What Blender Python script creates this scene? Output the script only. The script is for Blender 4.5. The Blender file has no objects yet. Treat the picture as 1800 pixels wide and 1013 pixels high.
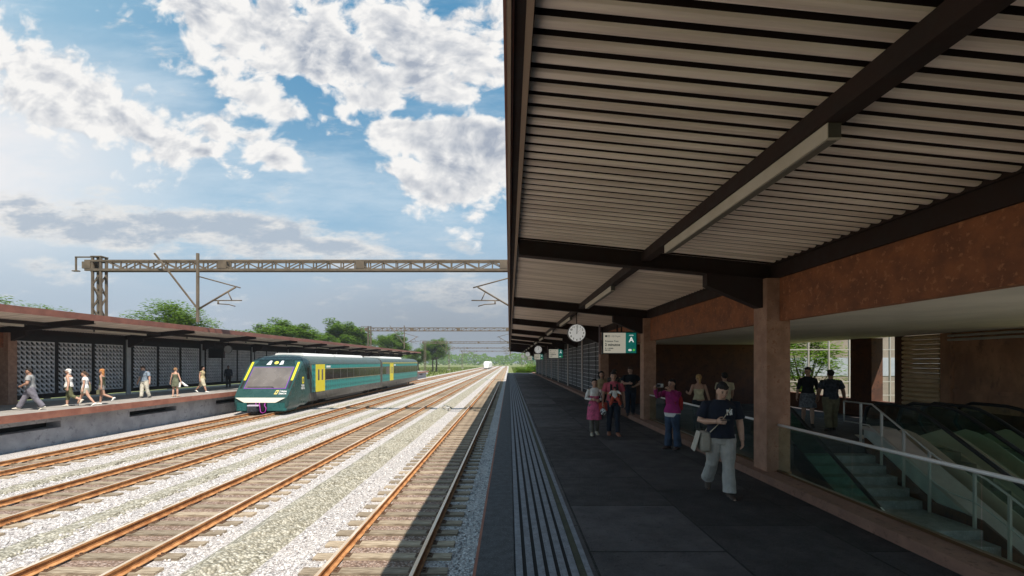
import bpy, math, random
from mathutils import Vector, Matrix, noise as mnoise
R = math.radians
scene = bpy.context.scene
COL = scene.collection

# ------------------------------------------------------------------ camera
cam_d = bpy.data.cameras.new('camera')
cam_d.sensor_width = 36.0
cam_d.lens = 16.0
cam_d.shift_x = (900 - 895) / 1800
cam_d.shift_y = (637 - 506.5) / 1800
cam_d.clip_start = 0.05
cam_d.clip_end = 4000
cam = bpy.data.objects.new('camera', cam_d)
COL.objects.link(cam)
cam.location = (0, 0, 2.0)
cam.rotation_euler = (R(90), 0, 0)
scene.camera = cam
scene.view_settings.view_transform = 'Standard'
scene.view_settings.look = 'None'
scene.view_settings.exposure = 0.5
scene.view_settings.gamma = 1.0
scene.cycles.max_bounces = 8
scene.cycles.diffuse_bounces = 4
scene.cycles.transparent_max_bounces = 16
scene.cycles.use_adaptive_sampling = True

# ------------------------------------------------------------------ sun
SUN = Vector((0.363, -0.53, 1.0)).normalized()
sun_d = bpy.data.lights.new('sun', 'SUN')
sun_d.energy = 4.9
sun_d.angle = R(0.5)
sun_d.color = (1.0, 0.93, 0.83)
sun = bpy.data.objects.new('sun', sun_d)
COL.objects.link(sun)
sun.rotation_euler = SUN.to_track_quat('Z', 'Y').to_euler()

# ------------------------------------------------------------------ sky
world = bpy.data.worlds.new('World')
scene.world = world
world.use_nodes = True
world.cycles.sampling_method = 'MANUAL'
world.cycles.sample_map_resolution = 256
wn = world.node_tree.nodes
wl = world.node_tree.links
for n in list(wn):
    wn.remove(n)


class G:
    """small node graph helper"""
    def __init__(s, nodes, links):
        s.n, s.l = nodes, links

    def new(s, t, **kw):
        o = s.n.new(t)
        for k, v in kw.items():
            setattr(o, k, v)
        return o

    def put(s, sock, v):
        if isinstance(v, (int, float)):
            sock.default_value = v
        elif isinstance(v, (tuple, list)):
            sock.default_value = v if len(sock.default_value) == len(v) else tuple(v) + (1.0,)
        else:
            s.l.new(v, sock)

    def math(s, op, a, b=None, c=None, clamp=False):
        o = s.new('ShaderNodeMath', operation=op, use_clamp=clamp)
        s.put(o.inputs[0], a)
        if b is not None:
            s.put(o.inputs[1], b)
        if c is not None:
            s.put(o.inputs[2], c)
        return o.outputs[0]

    def mix(s, fac, a, b, mode='MIX'):
        o = s.new('ShaderNodeMix', data_type='RGBA', blend_type=mode)
        s.put(o.inputs[0], fac)
        s.put(o.inputs[6], a)
        s.put(o.inputs[7], b)
        return o.outputs[2]

    def smooth(s, x, lo, hi):
        o = s.new('ShaderNodeMapRange', interpolation_type='SMOOTHSTEP')
        s.put(o.inputs[0], x)
        s.put(o.inputs[1], lo)
        s.put(o.inputs[2], hi)
        return o.outputs[0]

    def rng(s, x, lo, hi, a, b):
        o = s.new('ShaderNodeMapRange')
        s.put(o.inputs[0], x)
        for i, q in enumerate((lo, hi, a, b)):
            s.put(o.inputs[i + 1], q)
        return o.outputs[0]

    def noise(s, vec, scale, detail=4, rough=0.55, dist=0.0, dims='3D'):
        o = s.new('ShaderNodeTexNoise', noise_dimensions=dims)
        s.put(o.inputs['Vector'], vec)
        o.inputs['Scale'].default_value = scale
        o.inputs['Detail'].default_value = detail
        o.inputs['Roughness'].default_value = rough
        o.inputs['Distortion'].default_value = dist
        return o.outputs[0]

    def mapping(s, vec, loc=(0, 0, 0), rot=(0, 0, 0), sc=(1, 1, 1), typ='POINT'):
        o = s.new('ShaderNodeMapping', vector_type=typ)
        s.put(o.inputs[0], vec)
        o.inputs[1].default_value = loc
        o.inputs[2].default_value = rot
        o.inputs[3].default_value = sc
        return o.outputs[0]


g = G(wn, wl)
sky = g.new('ShaderNodeTexSky', sky_type='NISHITA')
sky.sun_disc = False
sky.sun_elevation = math.asin(SUN.z)
sky.sun_rotation = math.atan2(SUN.x, SUN.y)
sky.air_density = 1.0
sky.dust_density = 0.6
sky.ozone_density = 2.0
tc = g.new('ShaderNodeTexCoord')
sp = g.new('ShaderNodeSeparateXYZ')
wl.new(tc.outputs['Generated'], sp.inputs[0])
yy = g.math('MAXIMUM', sp.outputs[1], 0.2)
uu = g.math('DIVIDE', sp.outputs[0], yy)
vv = g.math('DIVIDE', sp.outputs[2], yy)
cb = g.new('ShaderNodeCombineXYZ')
wl.new(uu, cb.inputs[0])
wl.new(vv, cb.inputs[1])
P = cb.outputs[0]


def blob(px, py, rx, ry, ang, amp):
    m = g.mapping(P, ((px - 895) / 800, (637 - py) / 800, 0), (0, 0, R(-ang)), (rx / 800, ry / 800, 1), 'TEXTURE')
    gr = g.new('ShaderNodeTexGradient', gradient_type='SPHERICAL')
    wl.new(m, gr.inputs[0])
    return g.math('MULTIPLY', gr.outputs[0], amp)


def total(blobs):
    acc = None
    for b in blobs:
        x = blob(*b)
        acc = x if acc is None else g.math('ADD', acc, x)
    return acc


CUMULUS = [(40, 110, 250, 120, 33, .8), (150, 190, 260, 95, 33, .8), (270, 235, 170, 60, 25, .7), (400, 232, 200, 36, 25, .85), (490, 275, 90, 42, 22, .75),
           (340, -20, 220, 100, 25, .8), (440, 40, 220, 100, 20, .85), (470, 120, 120, 80, 10, .6), (345, 105, 90, 70, 50, .6),
           (760, 50, 300, 130, 10, 1.0), (620, 170, 150, 70, 38, 1.0), (690, 130, 160, 70, 20, .7), (770, 380, 120, 60, 25, .6), (720, 215, 200, 60, 15, .7), (800, 300, 200, 150, 30, 1.25), (860, 250, 110, 80, 0, .5),
           (560, 95, 120, 60, 30, .5), (415, 168, 60, 42, 10, .6), (505, 203, 80, 38, -5, .85), (720, 70, 260, 100, 12, .5), (840, 190, 120, 60, 10, .5), (560, 60, 120, 70, 30, .4), (475, 172, 60, 36, 20, .6),
           (355, 265, 62, 20, 3, .75), (637, 330, 66, 26, 25, .75), (500, 245, 66, 20, 10, .55), (225, 325, 130, 26, 12, .55), (530, 235, 40, 20, -30, .5),
           (652, 85, 110, 26, 42, -1.0), (735, 197, 150, 20, -4, -.95), (875, 180, 90, 26, -25, -1.3), (560, 170, 60, 40, 40, -.5), (160, 50, 120, 50, 40, -.7),
           (620, 290, 120, 90, 30, -.5), (810, 0, 60, 20, 0, -.6), (520, 10, 50, 26, 60, -.7)]
LOWBAND = [(230, 400, 480, 55, 7, .85), (500, 415, 330, 48, 9, .8), (60, 385, 260, 60, 8, .55), (650, 500, 220, 22, 4, .5),
           (100, 470, 260, 30, 2, .5), (835, 520, 130, 50, 6, .85), (400, 385, 200, 30, 4, .5), (830, 440, 70, 22, 15, .6)]
warp = g.new('ShaderNodeTexNoise')
wl.new(P, warp.inputs['Vector'])
warp.inputs['Scale'].default_value = 4.0
warp.inputs['Detail'].default_value = 4
wv = g.new('ShaderNodeVectorMath', operation='MULTIPLY_ADD')
wl.new(warp.outputs['Color'], wv.inputs[0])
wv.inputs[1].default_value = (.12, .12, .12)
wl.new(P, wv.inputs[2])
PW = wv.outputs[0]


def puff(dx, dy, det):
    m = g.mapping(PW, (3.1 + dx, 1.7 + dy, 0), (0, 0, R(25)), (1, 1.35, 1))
    n1 = g.noise(m, 6.5, det, .63, dims='2D')
    n2 = g.new('ShaderNodeTexVoronoi', feature='F1', voronoi_dimensions='2D')
    wl.new(m, n2.inputs['Vector'])
    n2.inputs['Scale'].default_value = 15
    n2.inputs['Detail'].default_value = 2
    n2.inputs['Roughness'].default_value = .5
    return g.math('SUBTRACT', n1, g.math('MULTIPLY', n2.outputs[0], .24))


nz = puff(0, 0, 10)
nz2 = puff(.016, .022, 5)
cum = g.math('ADD', total(CUMULUS), g.math('MULTIPLY', g.math('SUBTRACT', nz, .325), 2.6))
cum = g.math('SUBTRACT', cum, g.math('MULTIPLY', g.math('SUBTRACT', 1.0, g.smooth(vv, .25, .48)), .55))
dens = g.smooth(cum, .20, .74)
nlow = g.noise(g.mapping(P, (9.0, 2.0, 0), (0, 0, R(-6)), (1, 3.0, 1)), 6.0, 8, .66, dims='2D')
low = g.math('ADD', total(LOWBAND), g.math('MULTIPLY', g.math('SUBTRACT', nlow, .5), 2.2))
lowd = g.math('MULTIPLY', g.smooth(low, .15, .8), .92)
veil = g.noise(g.mapping(P, (1, 4, 0), (0, 0, R(18)), (.6, 2.4, 1)), 2.4, 6, .66, dims='2D')
veild = g.math('MULTIPLY', g.smooth(veil, .40, .75), .6)
core = g.math('MULTIPLY', g.smooth(cum, .55, 1.35), g.rng(uu, -.85, -.2, .55, 1.05))
relief = g.math('MULTIPLY', g.math('SUBTRACT', nz, nz2), 2.6)
lit = g.math('ADD', g.math('SUBTRACT', 1.0, g.math('MULTIPLY', core, .62)), relief, clamp=True)
K = 10.0
ccol = g.mix(lit, (.40 * K, .45 * K, .54 * K), (.98 * K, .965 * K, .945 * K))
lowcore = g.smooth(g.math('ADD', low, g.math('MULTIPLY', g.math('SUBTRACT', g.noise(g.mapping(P, (2, 5, 0), (0, 0, R(-6)), (1, 2.4, 1)), 11, 6, .65, dims='2D'), .5), 1.8)), .35, 1.15)
lcol = g.mix(lowcore, (.88 * K, .86 * K, .83 * K), (.47 * K, .54 * K, .63 * K))
up = g.smooth(vv, .15, .75)
base = g.mix(up, (.42 * K, .66 * K, .84 * K), (.10 * K, .36 * K, .62 * K))
base = g.mix(.25, base, sky.outputs[0])
lft = g.math('SUBTRACT', 1.0, g.smooth(uu, -1.1, -.35))
base = g.mix(g.math('MULTIPLY', lft, .55), base, (.48 * K, .70 * K, .84 * K))
glow = total([(-140, 290, 640, 300, 0, 1.0)])
base = g.mix(g.smooth(glow, .0, .8), base, (.90 * K, .90 * K, .92 * K))
base = g.mix(veild, base, (.66 * K, .78 * K, .88 * K))
hz = g.math('SUBTRACT', 1.0, g.smooth(vv, .06, .36))
base = g.mix(g.math('MULTIPLY', hz, .9), base, (.47 * K, .53 * K, .62 * K))
out = g.mix(lowd, base, lcol)
out = g.mix(dens, out, ccol)
bank = g.math('MULTIPLY', g.smooth(uu, -.75, -.1), g.math('SUBTRACT', 1.0, g.smooth(vv, .02, .24)))
out = g.mix(g.math('MULTIPLY', bank, .82), out, (.27 * K, .31 * K, .36 * K))
below = g.smooth(sp.outputs[2], -.02, .0)
out = g.mix(below, (.25 * K, .25 * K, .24 * K), out)
bg = g.new('ShaderNodeBackground')
wl.new(out, bg.inputs[0])
bg.inputs[1].default_value = 0.068
wo = g.new('ShaderNodeOutputWorld')
wl.new(bg.outputs[0], wo.inputs[0])


# ------------------------------------------------------------------ mesh helpers
class MB:
    def __init__(s):
        s.v, s.f, s.m = [], [], []

    def face(s, pts, mat=0):
        b = len(s.v)
        s.v += [tuple(p) for p in pts]
        s.f.append(tuple(range(b, b + len(pts))))
        s.m.append(mat)
        return s

    def box(s, x0, x1, y0, y1, z0, z1, mat=0):
        x0, x1 = min(x0, x1), max(x0, x1)
        y0, y1 = min(y0, y1), max(y0, y1)
        z0, z1 = min(z0, z1), max(z0, z1)
        return s.hexa([(x0, y0, z0), (x1, y0, z0), (x1, y1, z0), (x0, y1, z0),
                       (x0, y0, z1), (x1, y0, z1), (x1, y1, z1), (x0, y1, z1)], mat)

    def hexa(s, p, mat=0):
        b = len(s.v)
        s.v += [tuple(q) for q in p]
        for f in ((0, 3, 2, 1), (4, 5, 6, 7), (0, 1, 5, 4), (1, 2, 6, 5), (2, 3, 7, 6), (3, 0, 4, 7)):
            s.f.append(tuple(b + i for i in f))
            s.m.append(mat)
        return s

    def prism(s, prof, axis, a, b, mat=0):
        """2D profile extruded along an axis: 'x' profile (y,z); 'y' profile (x,z); 'z' profile (x,y)"""
        def p3(q, t):
            return (t, q[0], q[1]) if axis == 'x' else ((q[0], t, q[1]) if axis == 'y' else (q[0], q[1], t))
        n = len(prof)
        k = len(s.v)
        s.v += [p3(q, a) for q in prof] + [p3(q, b) for q in prof]
        s.f.append(tuple(range(k + n - 1, k - 1, -1)))
        s.f.append(tuple(range(k + n, k + 2 * n)))
        s.m += [mat, mat]
        for i in range(n):
            j = (i + 1) % n
            s.f.append((k + i, k + j, k + n + j, k + n + i))
            s.m.append(mat)
        return s

    def sheet(s, prof, axis, a, b, mat=0):
        """open profile extruded into a surface"""
        def p3(q, t):
            return (t, q[0], q[1]) if axis == 'x' else ((q[0], t, q[1]) if axis == 'y' else (q[0], q[1], t))
        n = len(prof)
        k = len(s.v)
        s.v += [p3(q, a) for q in prof] + [p3(q, b) for q in prof]
        for i in range(n - 1):
            s.f.append((k + i, k + i + 1, k + n + i + 1, k + n + i))
            s.m.append(mat)
        return s

    def bar(s, p, q, w, h, mat=0):
        p, q = Vector(p), Vector(q)
        d = (q - p).normalized()
        up = Vector((0, 0, 1)) if abs(d.z) < .95 else Vector((0, 1, 0))
        sx = d.cross(up).normalized() * (w / 2)
        sy = sx.cross(d).normalized() * (h / 2)
        return s.hexa([p - sx - sy, p + sx - sy, p + sx + sy, p - sx + sy,
                       q - sx - sy, q + sx - sy, q + sx + sy, q - sx + sy][0:4] +
                      [q - sx - sy, q + sx - sy, q + sx + sy, q - sx + sy], mat)

    def rings(s, rs, mat=0, closed=False):
        """list of rings (each a list of points, equal length) skinned and capped"""
        k = len(s.v)
        n = len(rs[0])
        for r in rs:
            s.v += [tuple(p) for p in r]
        for i in range(len(rs) - 1):
            for j in range(n):
                jj = (j + 1) % n
                s.f.append((k + i * n + j, k + i * n + jj, k + (i + 1) * n + jj, k + (i + 1) * n + j))
                s.m.append(mat)
        if not closed:
            s.f.append(tuple(k + j for j in range(n - 1, -1, -1)))
            e = k + (len(rs) - 1) * n
            s.f.append(tuple(e + j for j in range(n)))
            s.m += [mat, mat]
        return s

    def tube(s, pts, r, n=8, mat=0):
        pts = [Vector(p) for p in pts]
        rr = r if isinstance(r, (list, tuple)) else [r] * len(pts)
        rs = []
        ref = None
        for i, p in enumerate(pts):
            a = pts[max(i - 1, 0)]
            b = pts[min(i + 1, len(pts) - 1)]
            d = (b - a).normalized()
            if ref is None:
                ref = Vector((0, 0, 1)) if abs(d.z) < .9 else Vector((1, 0, 0))
            x = d.cross(ref).normalized()
            y = x.cross(d).normalized()
            ref = y
            rs.append([p + (x * math.cos(2 * math.pi * j / n) + y * math.sin(2 * math.pi * j / n)) * rr[i] for j in range(n)])
        return s.rings(rs, mat)

    def ell(s, c, rx, ry, rz, mat=0, nu=12, nv=8, M=None, fn=None):
        c = Vector(c)
        k = len(s.v)
        pts = []
        for i in range(nv + 1):
            th = math.pi * i / nv
            for j in range(nu):
                ph = 2 * math.pi * j / nu
                d = Vector((math.sin(th) * math.cos(ph), math.sin(th) * math.sin(ph), math.cos(th)))
                p = Vector((d.x * rx, d.y * ry, d.z * rz))
                if fn:
                    p = fn(p, d)
                if M is not None:
                    p = M @ p
                pts.append(tuple(c + p))
        s.v += pts
        for i in range(nv):
            for j in range(nu):
                jj = (j + 1) % nu
                a, b_, c_, d_ = k + i * nu + j, k + i * nu + jj, k + (i + 1) * nu + jj, k + (i + 1) * nu + j
                if i == 0:
                    s.f.append((a, c_, d_))
                elif i == nv - 1:
                    s.f.append((a, b_, d_))
                else:
                    s.f.append((a, b_, c_, d_))
                s.m.append(mat)
        return s

    def build(s, name, mats, parent=None, smooth=False, loc=None):
        me = bpy.data.meshes.new(name)
        me.from_pydata(s.v, [], s.f)
        if not isinstance(mats, (list, tuple)):
            mats = [mats]
        for m in mats:
            me.materials.append(m)
        if len(mats) > 1:
            me.polygons.foreach_set('material_index', s.m)
        if smooth:
            me.polygons.foreach_set('use_smooth', [True] * len(me.polygons))
        me.update()
        o = bpy.data.objects.new(name, me)
        COL.objects.link(o)
        if loc is not None:
            o.location = loc
        if parent is not None:
            o.parent = parent
            if loc is None and parent.type == 'EMPTY' and not parent.get('_local'):
                o.location = -parent.location
        return o


def tag(o, label=None, cat=None, group=None, kind=None):
    for k, v in (('label', label), ('category', cat), ('group', group), ('kind', kind)):
        if v:
            o[k] = v
    return o


def thing(name, label, cat, loc=(0, 0, 0), group=None, rz=0, local=False):
    """an Empty at the base of a thing; parts are built in world space unless local"""
    o = bpy.data.objects.new(name, None)
    o.empty_display_size = .2
    COL.objects.link(o)
    o.location = loc
    o.rotation_euler = (0, 0, rz)
    if local:
        o['_local'] = 1
    return tag(o, label, cat, group)


def kids(o):
    return [c for c in bpy.data.objects if c.parent == o]


def copy_tree(o, loc=None, label=None):
    ks = {}
    for c in bpy.data.objects:
        if c.parent is not None:
            ks.setdefault(c.parent.name, []).append(c)

    def rec(x, par):
        c = x.copy()
        COL.objects.link(c)
        c.parent = par
        for k in ks.get(x.name, []):
            rec(k, c)
        return c
    r = rec(o, None)
    if loc is not None:
        r.location = loc
    if label:
        r['label'] = label
    return r


ORD = ['first', 'second', 'third', 'fourth', 'fifth', 'sixth', 'seventh', 'eighth', 'ninth', 'tenth', 'eleventh', 'twelfth',
       'thirteenth', 'fourteenth', 'fifteenth', 'sixteenth']

# ------------------------------------------------------------------ materials
MATS = {}


def mat(name, col, rough=.7, metal=0.0, spec=None, emit=None):
    if name in MATS:
        return MATS[name]
    m = bpy.data.materials.new(name)
    m.use_nodes = True
    b = m.node_tree.nodes['Principled BSDF']
    b.inputs['Base Color'].default_value = tuple(col) + (1,)
    b.inputs['Roughness'].default_value = rough
    b.inputs['Metallic'].default_value = metal
    if spec is not None:
        b.inputs['Specular IOR Level'].default_value = spec
    if emit:
        b.inputs['Emission Color'].default_value = tuple(col) + (1,)
        b.inputs['Emission Strength'].default_value = emit
    MATS[name] = m
    return m


def nmat(name, c1, c2, scale=4.0, detail=6, rough=.75, metal=0.0, stretch=(1, 1, 1), bump=0.0, bscale=None, lo=.35, hi=.65,
         space='pos', c3=None, s3=30.0, rnd=0.0, bdist=.02):
    """two-tone procedural surface with optional third speckle tone, bump and per-object variation"""
    if name in MATS:
        return MATS[name]
    m = bpy.data.materials.new(name)
    m.use_nodes = True
    q = G(m.node_tree.nodes, m.node_tree.links)
    b = q.n['Principled BSDF']
    if space == 'pos':
        vec = q.new('ShaderNodeNewGeometry').outputs['Position']
    else:
        vec = q.new('ShaderNodeTexCoord').outputs['Object']
    vec = q.mapping(vec, sc=stretch)
    n1 = q.smooth(q.noise(vec, scale, detail, .6), lo, hi)
    c = q.mix(n1, c1, c2)
    if c3:
        c = q.mix(q.smooth(q.noise(vec, s3, 3, .6), .55, .68), c, c3)
    if rnd:
        oi = q.new('ShaderNodeObjectInfo').outputs['Random']
        k = q.rng(oi, 0, 1, 1 - rnd, 1 + rnd)
        hs = q.new('ShaderNodeHueSaturation')
        q.put(hs.inputs['Value'], k)
        q.put(hs.inputs['Color'], c)
        c = hs.outputs[0]
    q.put(b.inputs['Base Color'], c)
    rg = q.rng(n1, 0, 1, max(rough - .08, .05), min(rough + .08, 1))
    q.put(b.inputs['Roughness'], rg)
    b.inputs['Metallic'].default_value = metal
    if bump:
        bp = q.new('ShaderNodeBump')
        bp.inputs['Strength'].default_value = bump
        bp.inputs['Distance'].default_value = bdist
        q.put(bp.inputs['Height'], q.noise(vec, bscale or scale * 6, 5, .65))
        q.put(b.inputs['Normal'], bp.outputs[0])
    MATS[name] = m
    return m


def stones(name, cols, scale, bump=.8, big=None, tint=None):
    """loose stone surface: voronoi stones with individual tones"""
    m = bpy.data.materials.new(name)
    m.use_nodes = True
    q = G(m.node_tree.nodes, m.node_tree.links)
    b = q.n['Principled BSDF']
    pos = q.new('ShaderNodeNewGeometry').outputs['Position']
    v = q.new('ShaderNodeTexVoronoi')
    q.put(v.inputs['Vector'], pos)
    v.inputs['Scale'].default_value = scale
    sx = q.new('ShaderNodeSeparateColor')
    q.put(sx.inputs[0], v.outputs['Color'])
    cr = q.new('ShaderNodeValToRGB')
    q.put(cr.inputs[0], sx.outputs[0])
    e = cr.color_ramp.elements
    e[0].position, e[0].color = 0, cols[0] + (1,)
    e[1].position, e[1].color = 1, cols[-1] + (1,)
    for i, c in enumerate(cols[1:-1]):
        x = e.new((i + 1) / (len(cols) - 1))
        x.color = c + (1,)
    edge = q.smooth(v.outputs['Distance'], .35, .75)
    c = q.mix(q.math('MULTIPLY', edge, .6), cr.outputs[0], tuple(x * .25 for x in cols[0]))
    lf = q.noise(pos, .9, 4, .6)
    c = q.mix(q.rng(lf, .3, .7, 0, .4), c, tint or tuple(x * .75 for x in cols[1]))
    q.put(b.inputs['Base Color'], c)
    b.inputs['Roughness'].default_value = .95
    b.inputs['Specular IOR Level'].default_value = .2
    bp = q.new('ShaderNodeBump')
    bp.inputs['Strength'].default_value = bump
    bp.inputs['Distance'].default_value = .03
    bp.invert = True
    q.put(bp.inputs['Height'], v.outputs['Distance'])
    q.put(b.inputs['Normal'], bp.outputs[0])
    MATS[name] = m
    return m


def glassmat(name, tint, fres=1.5, dens=.0):
    m = bpy.data.materials.new(name)
    m.use_nodes = True
    q = G(m.node_tree.nodes, m.node_tree.links)
    q.n.remove(q.n['Principled BSDF'])
    o = q.n['Material Output']
    t = q.new('ShaderNodeBsdfTransparent')
    t.inputs[0].default_value = tint + (1,)
    gl = q.new('ShaderNodeBsdfGlossy')
    gl.inputs['Roughness'].default_value = .02
    lw = q.new('ShaderNodeLayerWeight')
    lw.inputs['Blend'].default_value = .5
    f0 = ((fres - 1) / (fres + 1)) ** 2
    fr = q.math('MULTIPLY_ADD', q.math('POWER', lw.outputs['Facing'], 5), 1 - f0, f0)
    mx = q.new('ShaderNodeMixShader')
    q.put(mx.inputs[0], fr)
    q.l.new(t.outputs[0], mx.inputs[1])
    q.l.new(gl.outputs[0], mx.inputs[2])
    q.l.new(mx.outputs[0], o.inputs[0])
    MATS[name] = m
    return m


def leafmat(name, c1, c2, trans):
    m = bpy.data.materials.new(name)
    m.use_nodes = True
    q = G(m.node_tree.nodes, m.node_tree.links)
    q.n.remove(q.n['Principled BSDF'])
    o = q.n['Material Output']
    pos = q.new('ShaderNodeNewGeometry').outputs['Position']
    c = q.mix(q.smooth(q.noise(pos, 1.1, 5, .7), .35, .65), c1, c2)
    d = q.new('ShaderNodeBsdfDiffuse')
    q.put(d.inputs[0], c)
    t = q.new('ShaderNodeBsdfTranslucent')
    t.inputs[0].default_value = trans + (1,)
    mx = q.new('ShaderNodeMixShader')
    mx.inputs[0].default_value = .35
    q.l.new(d.outputs[0], mx.inputs[1])
    q.l.new(t.outputs[0], mx.inputs[2])
    q.l.new(mx.outputs[0], o.inputs[0])
    MATS[name] = m
    return m


BALLAST = stones('ballast_stone', [(.27, .245, .24), (.48, .445, .43), (.63, .595, .575), (.76, .73, .71)], 28, .8, tint=(.60, .54, .50))
COARSE = stones('coarse_gravel', [(.19, .175, .13), (.36, .335, .26), (.48, .45, .37), (.60, .57, .49)], 19, 1.2, tint=(.40, .37, .30))
INNER = stones('stained_ballast', [(.15, .10, .08), (.27, .185, .145), (.40, .30, .25), (.52, .42, .37)], 24, 1.0, tint=(.29, .19, .135))
GRASSM = nmat('grass_ground', (.10, .13, .03), (.20, .22, .06), 1.5, 8, .95, bump=.6, bscale=30, c3=(.25, .2, .09), s3=4)
SLEEPER = nmat('weathered_sleeper', (.20, .15, .10), (.40, .325, .235), 3.0, 8, .9, stretch=(1, 7, 7), bump=.5, bscale=9, space='obj', rnd=.28)
RAILSIDE = nmat('rusty_rail', (.30, .122, .042), (.52, .265, .108), 6, 6, .75, metal=.0, stretch=(1, .6, 1), bump=.15, bscale=60)
RAILTOP = nmat('worn_rail_head', (.62, .48, .34), (.80, .70, .58), 8, 4, .35, metal=.35, stretch=(1, .1, 1))
CLIP = mat('rail_clip', (.10, .055, .03), .8)
CONC = nmat('concrete_wall', (.30, .30, .32), (.42, .42, .44), 1.3, 8, .9, bump=.15, bscale=25, c3=(.24, .24, .26), s3=5)
CONCL = nmat('light_concrete', (.40, .38, .35), (.52, .50, .46), 2.2, 8, .9, bump=.15, bscale=30, c3=(.33, .31, .29), s3=9)
EDGERED = nmat('red_edge', (.23, .085, .055), (.31, .13, .085), 2.5, 7, .8, bump=.12, bscale=40)
BLACK = mat('black_and_shade', (.006, .006, .007), .9)  # for black parts, and for shade painted inside the block hollows
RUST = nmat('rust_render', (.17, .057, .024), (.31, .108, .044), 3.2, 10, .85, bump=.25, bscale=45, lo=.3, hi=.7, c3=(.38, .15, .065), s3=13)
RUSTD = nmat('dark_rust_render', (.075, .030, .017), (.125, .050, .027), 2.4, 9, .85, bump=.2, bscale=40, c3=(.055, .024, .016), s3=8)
COLM = nmat('column_render', (.29, .155, .10), (.41, .235, .16), 5, 9, .85, bump=.3, bscale=60, c3=(.29, .14, .085), s3=20)
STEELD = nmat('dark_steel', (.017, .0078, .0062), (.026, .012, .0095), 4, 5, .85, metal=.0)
FASCIA = nmat('brown_fascia', (.17, .065, .045), (.23, .092, .064), 2.0, 6, .6)
FASCIAT = mat('tan_flashing', (.36, .26, .19), .5)
DECKM = nmat('pale_metal_deck', (.64, .535, .465), (.90, .78, .69), 1.1, 7, .5, stretch=(.35, 9, 1))
ROOFTOP = nmat('roof_sheet', (.20, .12, .09), (.28, .17, .13), 1.0, 6, .7)
SOFFIT = nmat('soffit_plaster', (.60, .56, .51), (.70, .65, .59), 1.2, 5, .8)
LAMPM = nmat('lamp_housing', (.50, .44, .36), (.56, .50, .42), 3, 4, .45)
LAMPEND = mat('lamp_end', (.10, .09, .075), .5)
GREYPOST = nmat('grey_post', (.34, .33, .33), (.42, .41, .40), 3, 5, .6)
WHITEPOST = nmat('pinkish_post', (.48, .38, .33), (.58, .48, .42), 3, 5, .6)
BLOCK = nmat('cement_block', (.52, .50, .50), (.68, .655, .65), 3.0, 6, .9, bump=.15, bscale=50, rnd=.08)
FRAMED = nmat('dark_frame', (.010, .008, .0075), (.016, .012, .011), 4, 4, .9)
GANTRY = nmat('gantry_steel', (.105, .08, .054), (.15, .115, .078), 2.5, 6, .65)
STEELW = mat('brushed_rail', (.78, .76, .73), .35, .1)
GLASS = glassmat('green_glass', (.84, .95, .90), 1.8)
GLASSD = glassmat('dark_green_glass', (.62, .83, .73), 1.45)
WINGL = glassmat('clear_window_glass', (.90, .93, .92), 1.4)
# ------------------------------------------------------------------ ground
ZB = -1.60          # ballast surface
m = MB()
HX0, HX1, HY0, HY1 = 4.72, 13.2, -12, 11.3     # stair void
for x0, x1, y0, y1 in ((-900, HX0, -60, 1500), (HX1, 900, -60, 1500), (HX0, HX1, HY1, 1500), (HX0, HX1, -60, HY0)):
    m.face([(x0, y0, -1.66), (x1, y0, -1.66), (x1, y1, -1.66), (x0, y1, -1.66)])
tag(m.build('ground', GRASSM), kind='structure')

TRACKS = [-2.31, -7.22, -11.75, -16.6]
GY0, GY1 = -6, 420
m = MB()
# stone bed with a slight crown under each track
prof = [(-20.3, -1.655), (-19.4, -1.62)]
for c in reversed(TRACKS):
    prof += [(c - 1.75, ZB - .01), (c - 1.35, ZB + .01), (c + 1.35, ZB + .01), (c + 1.75, ZB - .01)]
prof += [(-.36, -1.62)]
m.sheet(prof, 'y', GY0, GY1)
tag(m.build('ballast_ground', BALLAST), kind='structure')
m = MB()
for c in TRACKS:
    m.face([(c - .68, GY0, ZB + .016), (c + .68, GY0, ZB + .016), (c + .68, GY1, ZB + .016), (c - .68, GY1, ZB + .016)])
tag(m.build('stained_ballast_ground', INNER), kind='structure')
# coarse gravel ridges between the tracks
m = MB()
rnd = random.Random(4)
for (a, b, c, d, h) in ((-5.6, -5.22, -5.05, -4.38, .24), (-9.85, -9.7, -9.3, -9.1, .035), (-14.45, -14.3, -13.9, -13.7, .05)):
    rows = []
    y = GY0
    while y < 260:
        st = .22 if y < 40 else (1 if y < 90 else 6)
        j = .035 if y < 60 else 0
        rows.append([(a, y, ZB - .02), (b, y, ZB + h * .9 + rnd.uniform(-j, j)), (c + rnd.uniform(-j, j), y, ZB + h + rnd.uniform(-j, j) * .6)] +
                    [(c + (d - c) * t + rnd.uniform(-j, j), y, ZB + h * (1 - t) + rnd.uniform(-j, j)) for t in (.25, .5, .75)] + [(d, y, ZB - .02)])
        y += st
    k = len(m.v)
    n = len(rows[0])
    for r in rows:
        m.v += r
    for i in range(len(rows) - 1):
        for q in range(n - 1):
            m.f.append((k + i * n + q, k + i * n + q + 1, k + (i + 1) * n + q + 1, k + (i + 1) * n + q))
            m.m.append(0)
tag(m.build('coarse_gravel', COARSE), kind='stuff')
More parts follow.
